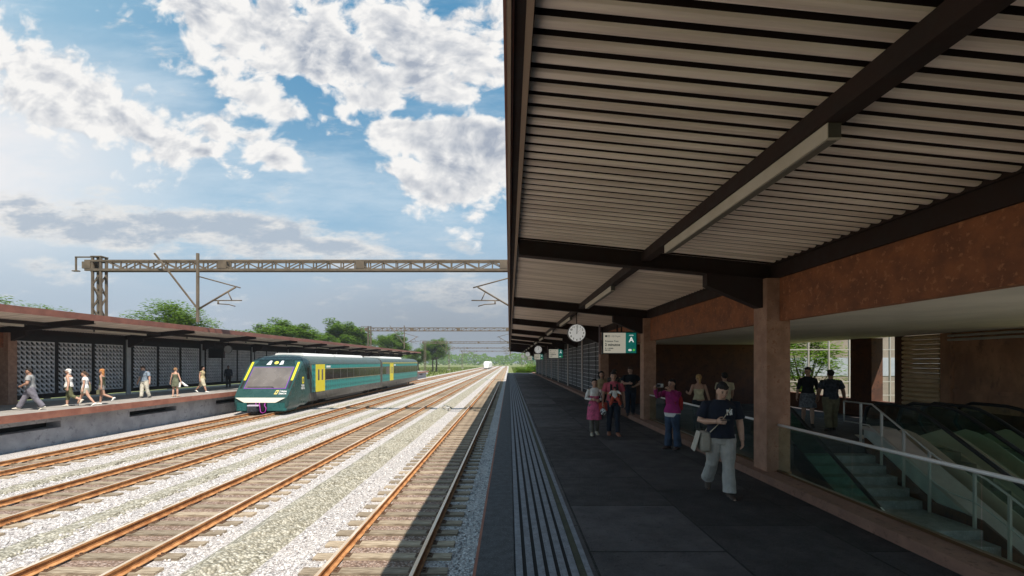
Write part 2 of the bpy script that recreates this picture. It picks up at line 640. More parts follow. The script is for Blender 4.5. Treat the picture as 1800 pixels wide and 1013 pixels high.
# loose stones lying on the nearest ballast
m = MB()
rnd = random.Random(12)
cnt = 0
while cnt < 9000:
    y = 6.2 + 17 * rnd.random() ** 1.7
    x = -.45 - rnd.random() * min(17, 1.05 * y + 1)
    if any(abs(x - c) < 1.0 for c in TRACKS) or any(abs(x - c) < 1.3 for c in TRACKS) and rnd.random() < .6:
        continue
    if -5.7 < x < -4.3:
        continue
    if any(abs(abs(x - c) - .75) < .13 for c in TRACKS):
        continue
    s = rnd.uniform(.014, .034)
    z = ZB + (.012 if any(abs(x - c) < 1.4 for c in TRACKS) else -.01) + s * .3
    M = Matrix.Rotation(rnd.random() * 6, 3, 'Z') @ Matrix.Rotation(rnd.random(), 3, 'X')
    p = [Vector((sx * s * rnd.uniform(.5, 1.1), sy * s * rnd.uniform(.5, 1.1), sz * s * rnd.uniform(.4, .8)))
         for sz in (-1, 1) for sx, sy in ((-1, -1), (1, -1), (1, 1), (-1, 1))]
    m.hexa([M @ q + Vector((x, y, z)) for q in p])
    cnt += 1
tag(m.build('loose_ballast_gravel', nmat('loose_stone', (.24, .22, .22), (.72, .69, .67), 14, 2, .95, lo=.3, hi=.7)), kind='stuff')

# ------------------------------------------------------------------ tracks
RT = -1.38


def rail_mb(x):
    m = MB()
    b = RT - .16
    p = [(-.07, b), (.07, b), (.07, b + .012), (.014, b + .03), (.012, b + .115), (.036, b + .125), (.036, RT - .004), (-.036, RT - .004),
         (-.036, b + .125), (-.012, b + .115), (-.014, b + .03), (-.07, b + .012)]
    m.prism([(x + u, w) for u, w in p], 'y', GY0, GY1, 0)
    m.box(x - .030, x + .030, GY0, GY1, RT - .0035, RT, 1)
    return m


sl = MB()
rnd = random.Random(3)
sl.box(-1.25, 1.25, -.115, .115, -.19, 0)
for s in (-1, 1):                       # spring clips and base plates beside both rails
    sl.box(s * .75 - .16, s * .75 + .16, -.085, .085, 0, .012, 1)
    for e in (-1, 1):
        for t in (-.045, .045):
            sl.box(s * .75 + e * .105 - .025, s * .75 + e * .105 + .025, t - .014, t + .014, .012, .034, 1)
slo = sl.build('sleeper', [SLEEPER, CLIP])
slm = slo.data
bpy.data.objects.remove(slo)
TL = ['railway track nearest the right platform, partly in the canopy shadow',
      'sunlit railway track just left of the gravel ridge',
      'sunlit railway track right next to the one the green train stands on',
      'railway track along the left platform under the green train']
for i, c in enumerate(TRACKS):
    t = thing('railway_track', TL[i], 'railway track', (c, 0, ZB))
    for s in (-.75, .75):
        rail_mb(c + s).build('rail', [RAILSIDE, RAILTOP], t)
    y = max(6.6, (-c - 2.2) * .98)
    st = .58
    rr = random.Random(i)
    for k in range(100):
        o = bpy.data.objects.new('sleeper', slm)
        COL.objects.link(o)
        o.parent = t
        o.location = (rr.uniform(-.02, .02), y, ZB * -1 + (-1.545) + rr.uniform(-.006, .004))
        o.rotation_euler = (0, 0, rr.uniform(-.008, .008))
        y += st
    m = MB()
    while y < 300:
        m.box(c - 1.25, c + 1.25, y - .115, y + .115, -1.7, -1.547)
        y += st
    o = m.build('sleepers', [SLEEPER], t)
    o['kind'] = 'stuff'

# drain inlet on the ridge
t = thing('drain_inlet', 'small concrete drain inlet set in the gravel ridge', 'drain', (-4.85, 34, ZB))
m = MB()
m.box(-5.2, -4.95, 33.6, 34.8, ZB, ZB + .32).box(-4.75, -4.5, 33.6, 34.8, ZB, ZB + .2).box(-4.95, -4.75, 34.6, 34.8, ZB, ZB + .28)
m.build('frame', CONCL, t)
MB().box(-4.95, -4.75, 33.6, 34.6, ZB + .02, ZB + .06).build('grate', BLACK, t)

# ------------------------------------------------------------------ platforms
def paving():
    m = bpy.data.materials.new('basalt_paving')
    m.use_nodes = True
    q = G(m.node_tree.nodes, m.node_tree.links)
    b = q.n['Principled BSDF']
    pos = q.new('ShaderNodeNewGeometry').outputs['Position']
    v = q.mapping(pos, (-.62, -.85, 0), (0, 0, R(90)), (1, 1, 1))
    br = q.new('ShaderNodeTexBrick', offset=.5, squash=1)
    q.put(br.inputs['Vector'], v)
    br.inputs['Color1'].default_value = (.029, .0255, .0265, 1)
    br.inputs['Color2'].default_value = (.096, .0855, .0875, 1)
    br.inputs['Mortar'].default_value = (.010, .010, .010, 1)
    br.inputs['Scale'].default_value = 1
    br.inputs['Mortar Size'].default_value = .014
    br.inputs['Brick Width'].default_value = 1.55
    br.inputs['Row Height'].default_value = 1.45
    n1 = q.noise(pos, 1.6, 8, .7)
    c = q.mix(q.rng(n1, .3, .7, 0, 1), q.mix(1, br.outputs[0], (.55, .55, .57), 'MULTIPLY'), q.mix(1, br.outputs[0], (1.5, 1.5, 1.52), 'MULTIPLY'))
    pit = q.smooth(q.noise(pos, 28, 3, .7), .60, .68)
    c = q.mix(pit, c, (.012, .012, .013))
    gr = q.noise(pos, 75, 2, .6)
    c = q.mix(q.smooth(gr, .56, .70), c, (.115, .113, .115))
    chip = q.smooth(q.noise(q.mapping(pos, sc=(1, 1.7, 1)), 7, 6, .75), .58, .66)
    c = q.mix(q.math('MULTIPLY', chip, .55), c, (.010, .010, .010))
    q.put(b.inputs['Base Color'], c)
    q.put(b.inputs['Roughness'], q.rng(q.noise(pos, 3, 5, .6), .3, .7, .55, .85))
    bp = q.new('ShaderNodeBump')
    bp.inputs['Strength'].default_value = .9
    bp.inputs['Distance'].default_value = .05
    b.inputs['Specular IOR Level'].default_value = .3
    h = q.math('ADD', q.noise(q.mapping(pos, sc=(1, 2.2, 1)), 11, 8, .8), q.math('MULTIPLY', br.outputs['Fac'], -.8))
    q.put(bp.inputs['Height'], h)
    q.put(b.inputs['Normal'], bp.outputs[0])
    return m


PAVE = paving()
EDGE = nmat('dark_edge_stone', (.030, .031, .034), (.075, .077, .085), 9, 8, .85, bump=.5, bscale=60, c3=(.14, .145, .155), s3=70)
RIDGE = nmat('tactile_stone', (.15, .155, .175), (.23, .235, .26), 8, 7, .8, bump=.3, bscale=90, c3=(.11, .112, .125), s3=45)
MOSS = nmat('mossy_joint', (.030, .032, .018), (.062, .060, .038), 5, 8, .95, bump=.4, bscale=40)
KERB = nmat('brown_kerb', (.20, .105, .072), (.27, .145, .10), 4, 8, .85, bump=.2, bscale=50, c3=(.15, .075, .05), s3=14)
PY0, PY1 = -20, 86
m = MB()
m.box(.79, 4.25, PY0, PY1, -1.66, 0)
tag(m.build('platform_paving', PAVE), kind='structure')
m = MB()
m.box(-.315, .05, PY0, PY1, -.22, 0).box(.05, .064, PY0, PY1, -.22, -.02).box(-.25, .79, PY0, PY1, -1.66, -.222)
tag(m.build('platform_edge_paving', EDGE), kind='structure')
tag(MB().box(-.345, -.3155, PY0, PY1, -.24, .002).build('platform_edge_kerb', EDGERED), kind='structure')
m = MB()
for i in range(6):
    x = .066 + i * .1055
    m.box(x, x + .066, PY0, PY1, -.1, .004)
tag(m.build('tactile_paving', RIDGE), kind='structure')
tag(MB().box(.0645, .6655, PY0, PY1, -.2, -.012).build('tactile_groove_paving', BLACK), kind='structure')
tag(MB().box(.666, .735, PY0, PY1, -.2, -.002).build('mossy_joint_paving', MOSS), kind='structure')
tag(MB().box(.7355, .7895, PY0, PY1, -.2, .003).build('border_paving', RIDGE), kind='structure')
# hall floor behind the columns and brown kerb on the column line
m = MB()
m.box(4.25, 4.72, PY0, 16.2, -1.66, .13).box(4.25, 4.9, 16.2, 21.8, -1.66, .004).box(4.25, 4.72, 21.8, PY1, -1.66, .13)
tag(m.build('platform_kerb', KERB), kind='structure')
m = MB()
m.box(4.72, 6.75, 10.9, 22, -1.66, -.001).box(6.75, 13, 10.86, 22, -1.66, -.001)
tag(m.build('hall_floor', PAVE), kind='structure')
m = MB()
m.box(4.72, 13, HY0, 12, -5.0, -4.62)
tag(m.build('lower_floor', nmat('lower_floor_stone', (.25, .24, .22), (.33, .32, .29), 2, 5, .5)), kind='structure')

# left platform
LPAVE = nmat('left_paving', (.27, .25, .225), (.35, .325, .30), 1.6, 8, .9, bump=.2, bscale=30, c3=(.23, .21, .19), s3=6)
LY0, LY1 = 4, 110
tag(MB().box(-26.2, -19.46, LY0, LY1, -.30, -.07).build('platform_slab', LPAVE), kind='structure')
tag(MB().box(-19.46, -19.40, LY0, LY1, -.37, -.067).build('platform_red_edge', EDGERED), kind='structure')
m = MB()
m.box(-26, -20.1, LY0, LY1, -.62, -.30).box(-26, -20.1, LY0, LY1, -1.7, -.9)
y = LY0
for k in range(-3, 13):
    a, b = 24.1 + 7.1 * k, 27.5 + 7.1 * k
    if b < LY0 + .2 or a > LY1 - .5:
        continue
    m.box(-26, -20.1, max(y, LY0), max(a, LY0 + .05), -.9, -.62)
    y = b
m.box(-26, -20.1, y, LY1, -.9, -.62)
tag(m.build('platform_wall', CONC), kind='structure')
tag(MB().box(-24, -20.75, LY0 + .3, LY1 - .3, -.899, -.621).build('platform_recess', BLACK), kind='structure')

# ------------------------------------------------------------------ canopies
def mxf(left):
    return (lambda x: -20.08 - x) if left else (lambda x: x)   # canopy mirror


GRID0, BAY = 7.98, 7.1


def canopy(left, ks, y0, y1, label):
    X = mxf(left)
    t = thing('platform_canopy', label, 'canopy', (X(2.3), (y0 + y1) / 2, 4.2))
    h = lambda x: 2 + 2.15 - .10 * x      # ceiling height

    def slab(m, x0, x1, ya, yb, za, zb, mt=0):    # sloped along x
        a, b = sorted((X(x0), X(x1)))
        za0, za1 = (za(x0), za(x1)) if X(x0) < X(x1) else (za(x1), za(x0))
        zb0, zb1 = (zb(x0), zb(x1)) if X(x0) < X(x1) else (zb(x1), zb(x0))
        m.hexa([(a, ya, za0), (b, ya, za1), (b, yb, za1), (a, yb, za0), (a, ya, zb0), (b, ya, zb1), (b, yb, zb1), (a, yb, zb0)], mt)
    m = MB()
    slab(m, .02, 4.95, y0, y1, lambda x: h(x) + .1, lambda x: h(x) + .16)
    m.build('roof_sheet', ROOFTOP, t)
    m = MB()
    m.box(X(-.035), X(-.018), y0, y1, 4.0, 4.29)
    slab(m, -.0175, .14, y0, y1, lambda x: 4.252, lambda x: 4.27)
    m.box(X(.0155), X(.03), y0, y1, 4.03, 4.25)
    m.build('fascia', FASCIA, t)
    m = MB()
    m.box(X(-.0175), X(.012), y0, y1, 4.004, 4.016)
    m.box(X(.10), X(.145), y0, y1, 4.05, 4.07)
    m.build('edge_trim', FASCIAT, t)
    MB().box(X(.03), X(.0995), y0, y1, 4.055, 4.15).box(X(.146), X(.152), y0, y1, 4.071, 4.2).build('edge_channel', STEELD, t)
    # ribbed ceiling, one panel to each bay
    ys = [y0] + [GRID0 + BAY * k for k in ks] + [y1]
    per = .168
    for a, b in zip(ys[:-1], ys[1:]):
        if b - a < .3:
            continue
        a2, b2 = a + (.1 if a > y0 else 0), b - (.1 if b < y1 else 0)
        n = int((b2 - a2) / per)
        pr = []
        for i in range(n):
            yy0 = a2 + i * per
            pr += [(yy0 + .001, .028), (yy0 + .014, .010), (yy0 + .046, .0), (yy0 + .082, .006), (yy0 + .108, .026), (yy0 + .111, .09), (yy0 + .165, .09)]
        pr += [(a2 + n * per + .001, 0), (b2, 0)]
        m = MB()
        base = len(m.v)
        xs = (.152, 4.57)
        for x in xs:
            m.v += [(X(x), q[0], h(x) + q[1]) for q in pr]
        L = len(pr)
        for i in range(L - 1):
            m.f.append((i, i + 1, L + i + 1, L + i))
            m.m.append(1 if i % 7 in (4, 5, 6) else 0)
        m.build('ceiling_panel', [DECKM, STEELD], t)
    for k in ks:
        yc = GRID0 + BAY * k
        m = MB()
        # I-shaped cross beam, sloping with the roof
        slab(m, .16, 4.56, yc - .02, yc + .02, lambda x: h(x) - .245, lambda x: h(x) + .09)
        slab(m, .16, 4.56, yc - .1, yc + .1, lambda x: h(x) - .27, lambda x: h(x) - .245)
        slab(m, .16, 4.56, yc - .1, yc + .1, lambda x: h(x) + .0, lambda x: h(x) + .025)
        m.build('cross_beam', STEELD, t)
        m = MB()
        m.prism([(X(3.43), h(3.43) - .272), (X(4.40), h(4.40) - .272), (X(4.40), 2.95), (X(4.33), 2.95), (X(3.43), 3.33)], 'y', yc - .09, yc + .09)
        m.build('bracket', STEELD, t)
    m = MB()
    slab(m, 2.30, 2.46, y0 + .3, y1 - .3, lambda x: 3.755, lambda x: h(2.4) + .0)
    m.build('long_beam', STEELD, t)
    m = MB()
    m.box(X(4.571), X(4.78), y0, y1, 3.44, h(4.6) + .08).box(X(4.515), X(4.5705), y0, y1, h(4.57) - .012, h(4.57) + .08)
    m.build('wall_beam', STEELD, t)
    for i, k in enumerate(ks[:-1]):
        ya = GRID0 + BAY * k + 2.45
        lt = thing('linear_light', '%s long box light under the %s canopy, counting from the near end' % (ORD[i], 'left' if left else 'right'),
                   'light', (X(2.38), ya + 1.75, 3.7), 'long box lights under the canopies')
        MB().box(X(2.33), X(2.43), ya, ya + 3.5, 3.637, 3.753).build('housing', LAMPM, lt)
        MB().box(X(2.335), X(2.425), ya - .006, ya - .0005, 3.645, 3.75).build('end_cap', LAMPEND, lt)
        MB().box(X(2.345), X(2.415), ya + .03, ya + 3.47, 3.630, 3.6365).build('diffuser', mat('unlit_diffuser', (.16, .145, .12), .5), lt)
    return t


canopy(False, list(range(-1, 11)), -20, 82, 'dark steel canopy with pale ribbed ceiling over the right platform')
canopy(True, list(range(1, 14)), 9, 103.5, 'long brown edged canopy over the left platform, behind the train')

# columns
def column(X, yc, label):
    t = thing('column', label, 'column', (X(4.6), yc, 0), 'square rust coloured columns')
    MB().box(X(4.40), X(4.80), yc - .205, yc + .205, .1, 3.44).build('shaft', COLM, t)
    MB().box(X(4.385), X(4.815), yc - .22, yc + .22, -.1, .132).build('base', COLM, t)


XR, XL = mxf(False), (lambda x: -19.80 - x)
column(XR, GRID0 - BAY, 'square rust column beside the camera on the right platform kerb')
column(XR, GRID0, 'square rust column right behind the man with the phone and shoulder bag')
column(XR, GRID0 + BAY, 'square rust column left of the woman taking a photograph')
column(XR, GRID0 + 2 * BAY, 'square rust column at the corner of the right block screens')
column(XL, GRID0 + 2 * BAY, 'square rust column behind the man on the phone on the left platform')
column(XL, GRID0 + BAY, 'square rust column at the left edge of the left platform')


def post(X, yc, left, label):
    MB_ = MB()
    MB_.box(X(4.66), X(4.74), yc - .16, yc + .16, -.1 if left else .1, 3.44)
    o = MB_.build('steel_post', GREYPOST if left else WHITEPOST, None)
    tag(o, label, 'post', 'flat steel posts between the block screens')


# ------------------------------------------------------------------ block screens
CW = .246


def block_panel_mesh():
    m = MB()
    ny, nzc = 8, 11
    fr = .012
    for j in range(nzc + 1):
        z = j * CW
        m.box(-.13, 0, 0, ny * CW, z - fr, z + fr)
    for i in range(ny + 1):
        y = i * CW
        m.box(-.1297, -.0003, y - fr, y + fr, fr, nzc * CW - fr)
    for i in range(ny):
        for j in range(nzc):
            y0, y1, z0, z1 = i * CW + fr, (i + 1) * CW - fr, j * CW + fr, (j + 1) * CW - fr
            # upper plate and lower plate with a slot between them, black plate behind painting in the hollow's shade, one corner open
            m.face([(-.045, y0 + .075, z1), (-.008, y1, z0 + .075), (-.008, y1, z1)])
            m.face([(-.012, y0 + .055, z0), (-.012, y1 - .065, z0), (-.07, y0, z1 - .065), (-.012, y0, z0 + .055)])
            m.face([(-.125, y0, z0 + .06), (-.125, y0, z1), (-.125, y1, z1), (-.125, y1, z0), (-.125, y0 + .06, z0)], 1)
    return m


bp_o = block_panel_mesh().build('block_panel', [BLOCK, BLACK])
bpm = bp_o.data
bpy.data.objects.remove(bp_o)


def screen(X, left, k, label):
    ya = GRID0 + BAY * k + .2
    yb = GRID0 + BAY * (k + 1) - .2
    t = thing('block_screen', label, 'block screen', (X(4.72), ya, 0), 'cement block screens at the back of the platforms')
    w = 8 * CW
    gap = (yb - ya - 3 * w) / 4
    z0 = .36
    m = MB()
    xs = (X(4.70), X(4.86))
    m.box(xs[0], xs[1], ya, yb, z0 - .26 if left else z0 - .3, z0 - .02).box(xs[0], xs[1], ya, yb, z0 + 11 * CW + .02, 3.44)
    for i in range(4):
        y = ya + i * (w + gap)
        m.box(xs[0], xs[1], y, y + gap, z0 - .02, z0 + 11 * CW + .02)
    m.build('frame', FRAMED, t)
    for i in range(3):
        o = bpy.data.objects.new('block_panel', bpm)
        COL.objects.link(o)
        o.parent = t
        y = ya + gap + i * (w + gap)
        if left:
            o.location = (XL(4.71) - t.location.x, y - ya, z0)
        else:
            o.location = (4.835 - t.location.x, y - ya, z0)       # shade-black back plates towards the platform


LS = ['behind the man on the phone', 'behind the man in the blue shirt',
      'behind the hanging information screen of the left platform']
for i, k in enumerate(range(2, 13)):
    lab = ('dark block screen on the left platform ' + LS[i]) if i < 3 else \
        '%s dark block screen of the left platform row, counting from the phone man' % ORD[i]
    screen(XL, True, k, lab)
for i, k in enumerate(range(3, 14)):
    post(XL, GRID0 + BAY * k, True, '%s grey post of the left platform row, counting from the phone man' % ORD[i])
for i, k in enumerate(range(2, 10)):
    screen(XR, False, k, '%s dark block screen of the right platform row, counting from the photographer' % ORD[i])
for i, k in enumerate(range(3, 11)):
    post(XR, GRID0 + BAY * k, False, '%s pale post of the right platform row, counting from the photographer' % ORD[i])

# ------------------------------------------------------------------ right station hall
t = thing('station_hall', 'rust rendered station hall over the stairs beside the right platform', 'building', (8.9, 8, 0))
for k in range(-2, 2):
    a, b = GRID0 + BAY * k + .206, GRID0 + BAY * (k + 1) - .206
    MB().box(4.62, 4.78, max(a, -20) if k > -2 else -20, b, 2.71, 3.438).build('spandrel', RUST, t)
m = MB()
LIGHT_HOLE = (6.3, 12.6, -9, 4.0)        # unseen opening over the lower stairs, added to brighten the stairwell
for x0, x1, y0, y1 in ((4.785, LIGHT_HOLE[0], -20, 22), (LIGHT_HOLE[1], 13.0, -20, 22), (LIGHT_HOLE[0], LIGHT_HOLE[1], LIGHT_HOLE[3], 22), (LIGHT_HOLE[0], LIGHT_HOLE[1], -20, LIGHT_HOLE[2])):
    m.box(x0, x1, y0, y1, 2.86, 3.0)
m.build('soffit', SOFFIT, t)
m = MB()
for x0, x1, y0, y1 in ((4.97, LIGHT_HOLE[0], -20, 22.6), (LIGHT_HOLE[1], 13.6, -20, 22.6), (LIGHT_HOLE[0], LIGHT_HOLE[1], LIGHT_HOLE[3], 22.6), (LIGHT_HOLE[0], LIGHT_HOLE[1], -20, LIGHT_HOLE[2])):
    m.box(x0, x1, y0, y1, 3.002, 3.9)
m.build('roof', ROOFTOP, t)
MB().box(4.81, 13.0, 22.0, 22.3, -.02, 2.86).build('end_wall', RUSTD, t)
m = MB()
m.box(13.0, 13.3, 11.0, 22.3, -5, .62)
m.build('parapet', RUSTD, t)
m = MB()
m.box(13.0, 13.3, 10.6, 13.7, .62, 2.86).box(13.0, 13.3, -20, 11.0, -5, .62)  # unseen near stretch kept low, opening added to let daylight in
m.box(12.94, 12.999, 10.6, 13.3, 2.25, 2.45).box(12.95, 12.999, 10.6, 13.3, 1.12, 1.22).box(12.9, 12.999, 13.3, 13.62, .62, 2.86)
m.build('side_wall', nmat('worn_rust_wall', (.30, .155, .095), (.46, .245, .15), 2.2, 10, .85, bump=.3, bscale=30, c3=(.24, .13, .085), s3=5, stretch=(1, 1, .5)), t)
m = MB()
m.box(12.8, 12.94, 6, 13.3, 2.62, 2.68).box(12.8, 12.94, 6, 13.3, 2.74, 2.80)
m.build('pipe_rail', mat('dull_metal', (.42, .40, .36), .4, .6), t)
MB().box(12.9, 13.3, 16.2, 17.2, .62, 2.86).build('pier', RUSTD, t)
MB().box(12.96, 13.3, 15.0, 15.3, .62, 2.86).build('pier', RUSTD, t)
LOUV = nmat('tan_louvre', (.60, .42, .25), (.74, .54, .34), 2, 5, .5)
m = MB()
n = 15
for i in range(n):
    z = .62 + i * (2.24 / n)
    m.prism([(12.97, z), (12.93, z + .03), (12.93, z + .09), (13.02, z + .145), (13.05, z + .145), (13.05, z)], 'y', 13.7, 15.0)
m.build('louvre', LOUV, t)
# void walls of the stairwell
m = MB()
m.box(4.721, 4.80, HY0, 10.9, -5, -.002).box(4.8, 13, 10.865, 11.2, -5, -1.663)
m.build('stairwell_wall', nmat('grey_green_wall', (.38, .39, .36), (.48, .49, .455), 2.4, 8, .9, bump=.1, bscale=40), t)

# glazed screen, tree-side court outside the window
t = thing('glazed_screen', 'tall steel framed glass screen outside the hall opening', 'glass screen', (16.5, 23.5, 0))
m = MB()
for i in range(9):
    x = 13.35 + i * 1.05
    m.box(x - .03, x + .03, 23.46, 23.54, -1.66, 4.2)
for z in (.3, 1.0, 2.65, 3.6):
    m.box(13.3, 21.8, 23.465, 23.535, z - .025, z + .025)
m.build('frame', mat('pale_mullion', (.42, .38, .34), .5, .3), t)
t = thing('garden_wall', 'pale rendered boundary wall with a grey band beyond the glass screen', 'wall', (20, 30, -1.66))
MB().box(13, 34, 30, 30.3, -1.66, 1.1).build('lower_wall', nmat('tan_render', (.22, .18, .15), (.29, .24, .20), 1.5, 6, .9), t)
MB().box(13, 34, 29.97, 30.3, 1.1, 2.3).build('band', nmat('grey_render', (.30, .32, .36), (.37, .39, .43), 1.5, 6, .9), t)
MB().box(13, 34, 30, 30.3, 2.3, 6).build('upper_wall', nmat('tan_render', (.22, .18, .15), (.29, .24, .20), 1.5, 6, .9), t)

# left hall, mirrored, mostly outside the frame
t = thing('station_hall', 'dark brown hall interior at the far left edge of the picture', 'building', (-27, 15, 0))
MB().box(XL(4.62), XL(4.78), GRID0 + BAY + .206, GRID0 + 2 * BAY - .206, 2.71, 3.438).box(XL(4.62), XL(4.78), 5, GRID0 + BAY - .206, 2.71, 3.438).build('spandrel', RUST, t)
MB().box(XL(4.785), XL(9), 5, 22, 2.86, 3.0).build('soffit', SOFFIT, t)
MB().box(XL(4.81), XL(9), 22.0, 22.3, -.02, 2.86).build('end_wall', RUSTD, t)
MB().box(XL(9), XL(9.3), 5, 22.3, -1.66, 4).build('side_wall', RUSTD, t)
MB().box(XL(4.97), XL(9.6), 5, 22.5, 3.1, 4.2).build('roof', ROOFTOP, t)

# ------------------------------------------------------------------ glass balustrade on the column line
def balustrade(ya, yb, label):
    t = thing('glass_balustrade', label, 'balustrade', (4.6, (ya + yb) / 2, .13), 'glass balustrades along the right platform kerb')
    MB().tube([(4.6, ya, .93), (4.6, yb, .93)], .023, 12).build('handrail', STEELW, t, smooth=True)
    n = max(1, round((yb - ya) / 1.75))
    w = (yb - ya) / n
    for i in range(n):
        MB().box(4.594, 4.606, ya + i * w + .01, ya + (i + 1) * w - .01, .15, .90).build('glass_panel', GLASS, t)
    MB().box(4.57, 4.63, ya, yb, .131, .165).build('base_channel', mat('bronze_channel', (.16, .10, .05), .35, .7), t)


balustrade(GRID0 + .21, GRID0 + BAY - .21, 'glass balustrade with pale handrail between the two rust columns')
balustrade(GRID0 - BAY + .21, GRID0 - .21, 'glass balustrade with pale handrail in front of the stairs, right of the big column')

# ------------------------------------------------------------------ stairs
STEP = nmat('dark_step', (.20, .205, .20), (.31, .315, .31), 6, 8, .75, bump=.3, bscale=60, c3=(.36, .365, .36), s3=40)
SX0, SX1 = 6.85, 8.5
t = thing('staircase', 'dark stone staircase going down from the hall floor', 'staircase', (7.7, 8.5, -1))
nos = []
Y, Z = 10.86, 0.0
for i in range(6):
    nos.append((Y - .30 * i, -.17 * i))
land = (Y - .30 * 5 - .0, -1.02)
m = MB()
for i, (y, z) in enumerate(nos[1:6] + [(9.36 - .0, -1.02)]):
    pass
prev = 10.86
zz = 0
for i in range(5):
    zz -= .17
    MB().box(SX0, SX1, prev - .30, prev + .02, zz - .17, zz).build('step', STEP, t)
    prev -= .30
zz -= .17
MB().box(SX0, SX1, prev - 1.2, prev + .02, zz - .18, zz).build('landing', STEP, t)
prev -= 1.2
for i in range(20):
    zz -= .17
    MB().box(SX0, SX1, prev - .30, prev + .02, zz - .17, zz).build('step', STEP, t)
    prev -= .30
line = [(10.9, 0), (9.4, -.85), (9.1, -1.0), (8.2, -1.04), (7.9, -1.2), (2.2, -4.43)]
for x, nm in ((SX1 + .002, 'stringer'),):
    m = MB()
    up = [(y, z + .19) for y, z in line]
    dn = [(y, z - .35) for y, z in reversed(line)]
    m.prism(up + dn, 'x', x, x + .05)
    m.build(nm, RUSTD, t)
m = MB()
m.prism([(y, z + .05) for y, z in line] + [(y, z - .4) for y, z in reversed(line)], 'x', SX0 - .06, SX0 - .002)
m.build('stringer', BLACK, t)

t = thing('stair_glass_rail', 'dark green glass side rail with black handrail on the near side of the stairs', 'railing', (6.8, 8.5, -.5))
rl = lambda y: .255 - .588 * (9.97 - y)
MB().prism([(11.0, rl(11.0) - .03), (2.6, rl(2.6) - .03), (2.6, rl(2.6) - .72), (11.0, rl(11.0) - .72)], 'x', SX0 - .036, SX0 - .024).build('glass_panel', GLASSD, t)
MB().bar((SX0 - .03, 11.05, rl(11.05)), (SX0 - .03, 2.55, rl(2.55)), .05, .06).build('handrail', mat('black_rubber', (.012, .012, .013), .4), t)
MB().bar((SX0 - .03, 8.35, rl(8.35) + .037), (SX0 - .03, 4.2, rl(4.2) + .037), .03, .012).build('highlight_strip', STEELW, t)  # pale strip added as the highlight along the black handrail

t = thing('stair_railing', 'pale steel tube railing on the far side of the stairs', 'railing', (8.46, 9.5, 0))
RX = 8.46
T = mat('pale_tube', (.50, .48, .45), .4, .3)
top = [(11.5, 1.02), (10.62, 1.02), (9.25, .25), (9.0, .12), (8.75, .03), (8.3, -.0), (8.05, -.08), (7.7, -.26), (3.0, -2.9)]
mid = [(11.5, .52), (10.70, .52), (9.25, -.30), (9.0, -.42), (8.75, -.5), (8.3, -.54), (8.05, -.62), (7.7, -.80), (3.0, -3.45)]
MB().tube([(RX, y, z) for y, z in top], .02, 8).build('top_rail', T, t, True)
MB().tube([(RX, y, z) for y, z in mid], .016, 8).build('mid_rail', T, t, True)
MB().tube([(RX, 11.5, .52), (RX, 11.5, 1.02)], .018, 8).build('end_tube', T, t, True)


def zat(y, l):
    for a, b in zip(l[:-1], l[1:]):
        if b[0] <= y <= a[0]:
            return a[1] + (b[1] - a[1]) * (a[0] - y) / (a[0] - b[0])
    return l[0][1]


for y in (10.95, 10.34, 9.76, 9.16, 8.27, 7.69, 7.1, 6.4, 5.6):
    MB().box(RX - .02, RX + .02, y - .02, y + .02, zat(y, line) - .05, zat(y, top)).build('post', T, t)

# ------------------------------------------------------------------ escalators
ESK = nmat('pinkish_cladding', (.42, .34, .30), (.50, .41, .36), 3, 6, .55)
eline = [(13.0, 0), (10.75, 0), (10.45, -.05), (10.1, -.2), (2.4, -4.6)]


def escalator(x0, x1, label, inner):
    t = thing('escalator', label, 'escalator', ((x0 + x1) / 2, 8, 0), 'escalators beside the stairs')
    for x in (x0, x1):
        xs = (x - .012, x + .012)
        pr = [(11.75, .12), (11.95, .45), (11.85, .8), (11.55, .92)] + [(y, z + .92) for y, z in eline[1:]]
        pr += [(y, z + .05) for y, z in reversed(eline[1:])]
        MB().prism(pr, 'x', *xs).build('glass_side', GLASS, t)
        MB().prism([(11.6, .06)] + [(y, z + .42) for y, z in eline[1:]] + [(y, z + .05) for y, z in reversed(eline[1:])], 'x', x - .03, x - .0125).build('inner_panel', MATS['brushed_deck'] if 'brushed_deck' in MATS else mat('brushed_deck', (.62, .52, .38), .35, .3), t)
        hr = [(11.72, .1), (12.0, .42), (11.88, .82), (11.55, .96)] + [(y, z + .96) for y, z in eline[1:]]
        MB().tube([(x, y, z) for y, z in hr], .042, 8).build('handrail', mat('black_rubber', (.012, .012, .013), .4), t, True)
        sk = [(12.2, .06), (10.75, .06)] + [(y, z + .06) for y, z in eline[2:]] + [(y, z - .5) for y, z in reversed(eline[1:])]
        MB().prism(sk, 'x', x - .1, x - .013).prism(sk, 'x', x + .013, x + .1).build('deck', mat('brushed_deck', (.62, .52, .38), .35, .3), t)
    m = MB()
    y, z = 10.6, -.02
    while z > -4.5:
        m.box(x0 + .1, x1 - .1, y - .38, y, z - .25, z - .0)
        y -= .34
        z -= .195
    m.box(x0 + .1, x1 - .1, 10.6, 12.2, -.1, .004)
    m.build('steps', mat('escalator_step', (.20, .17, .12), .5, .3), t)


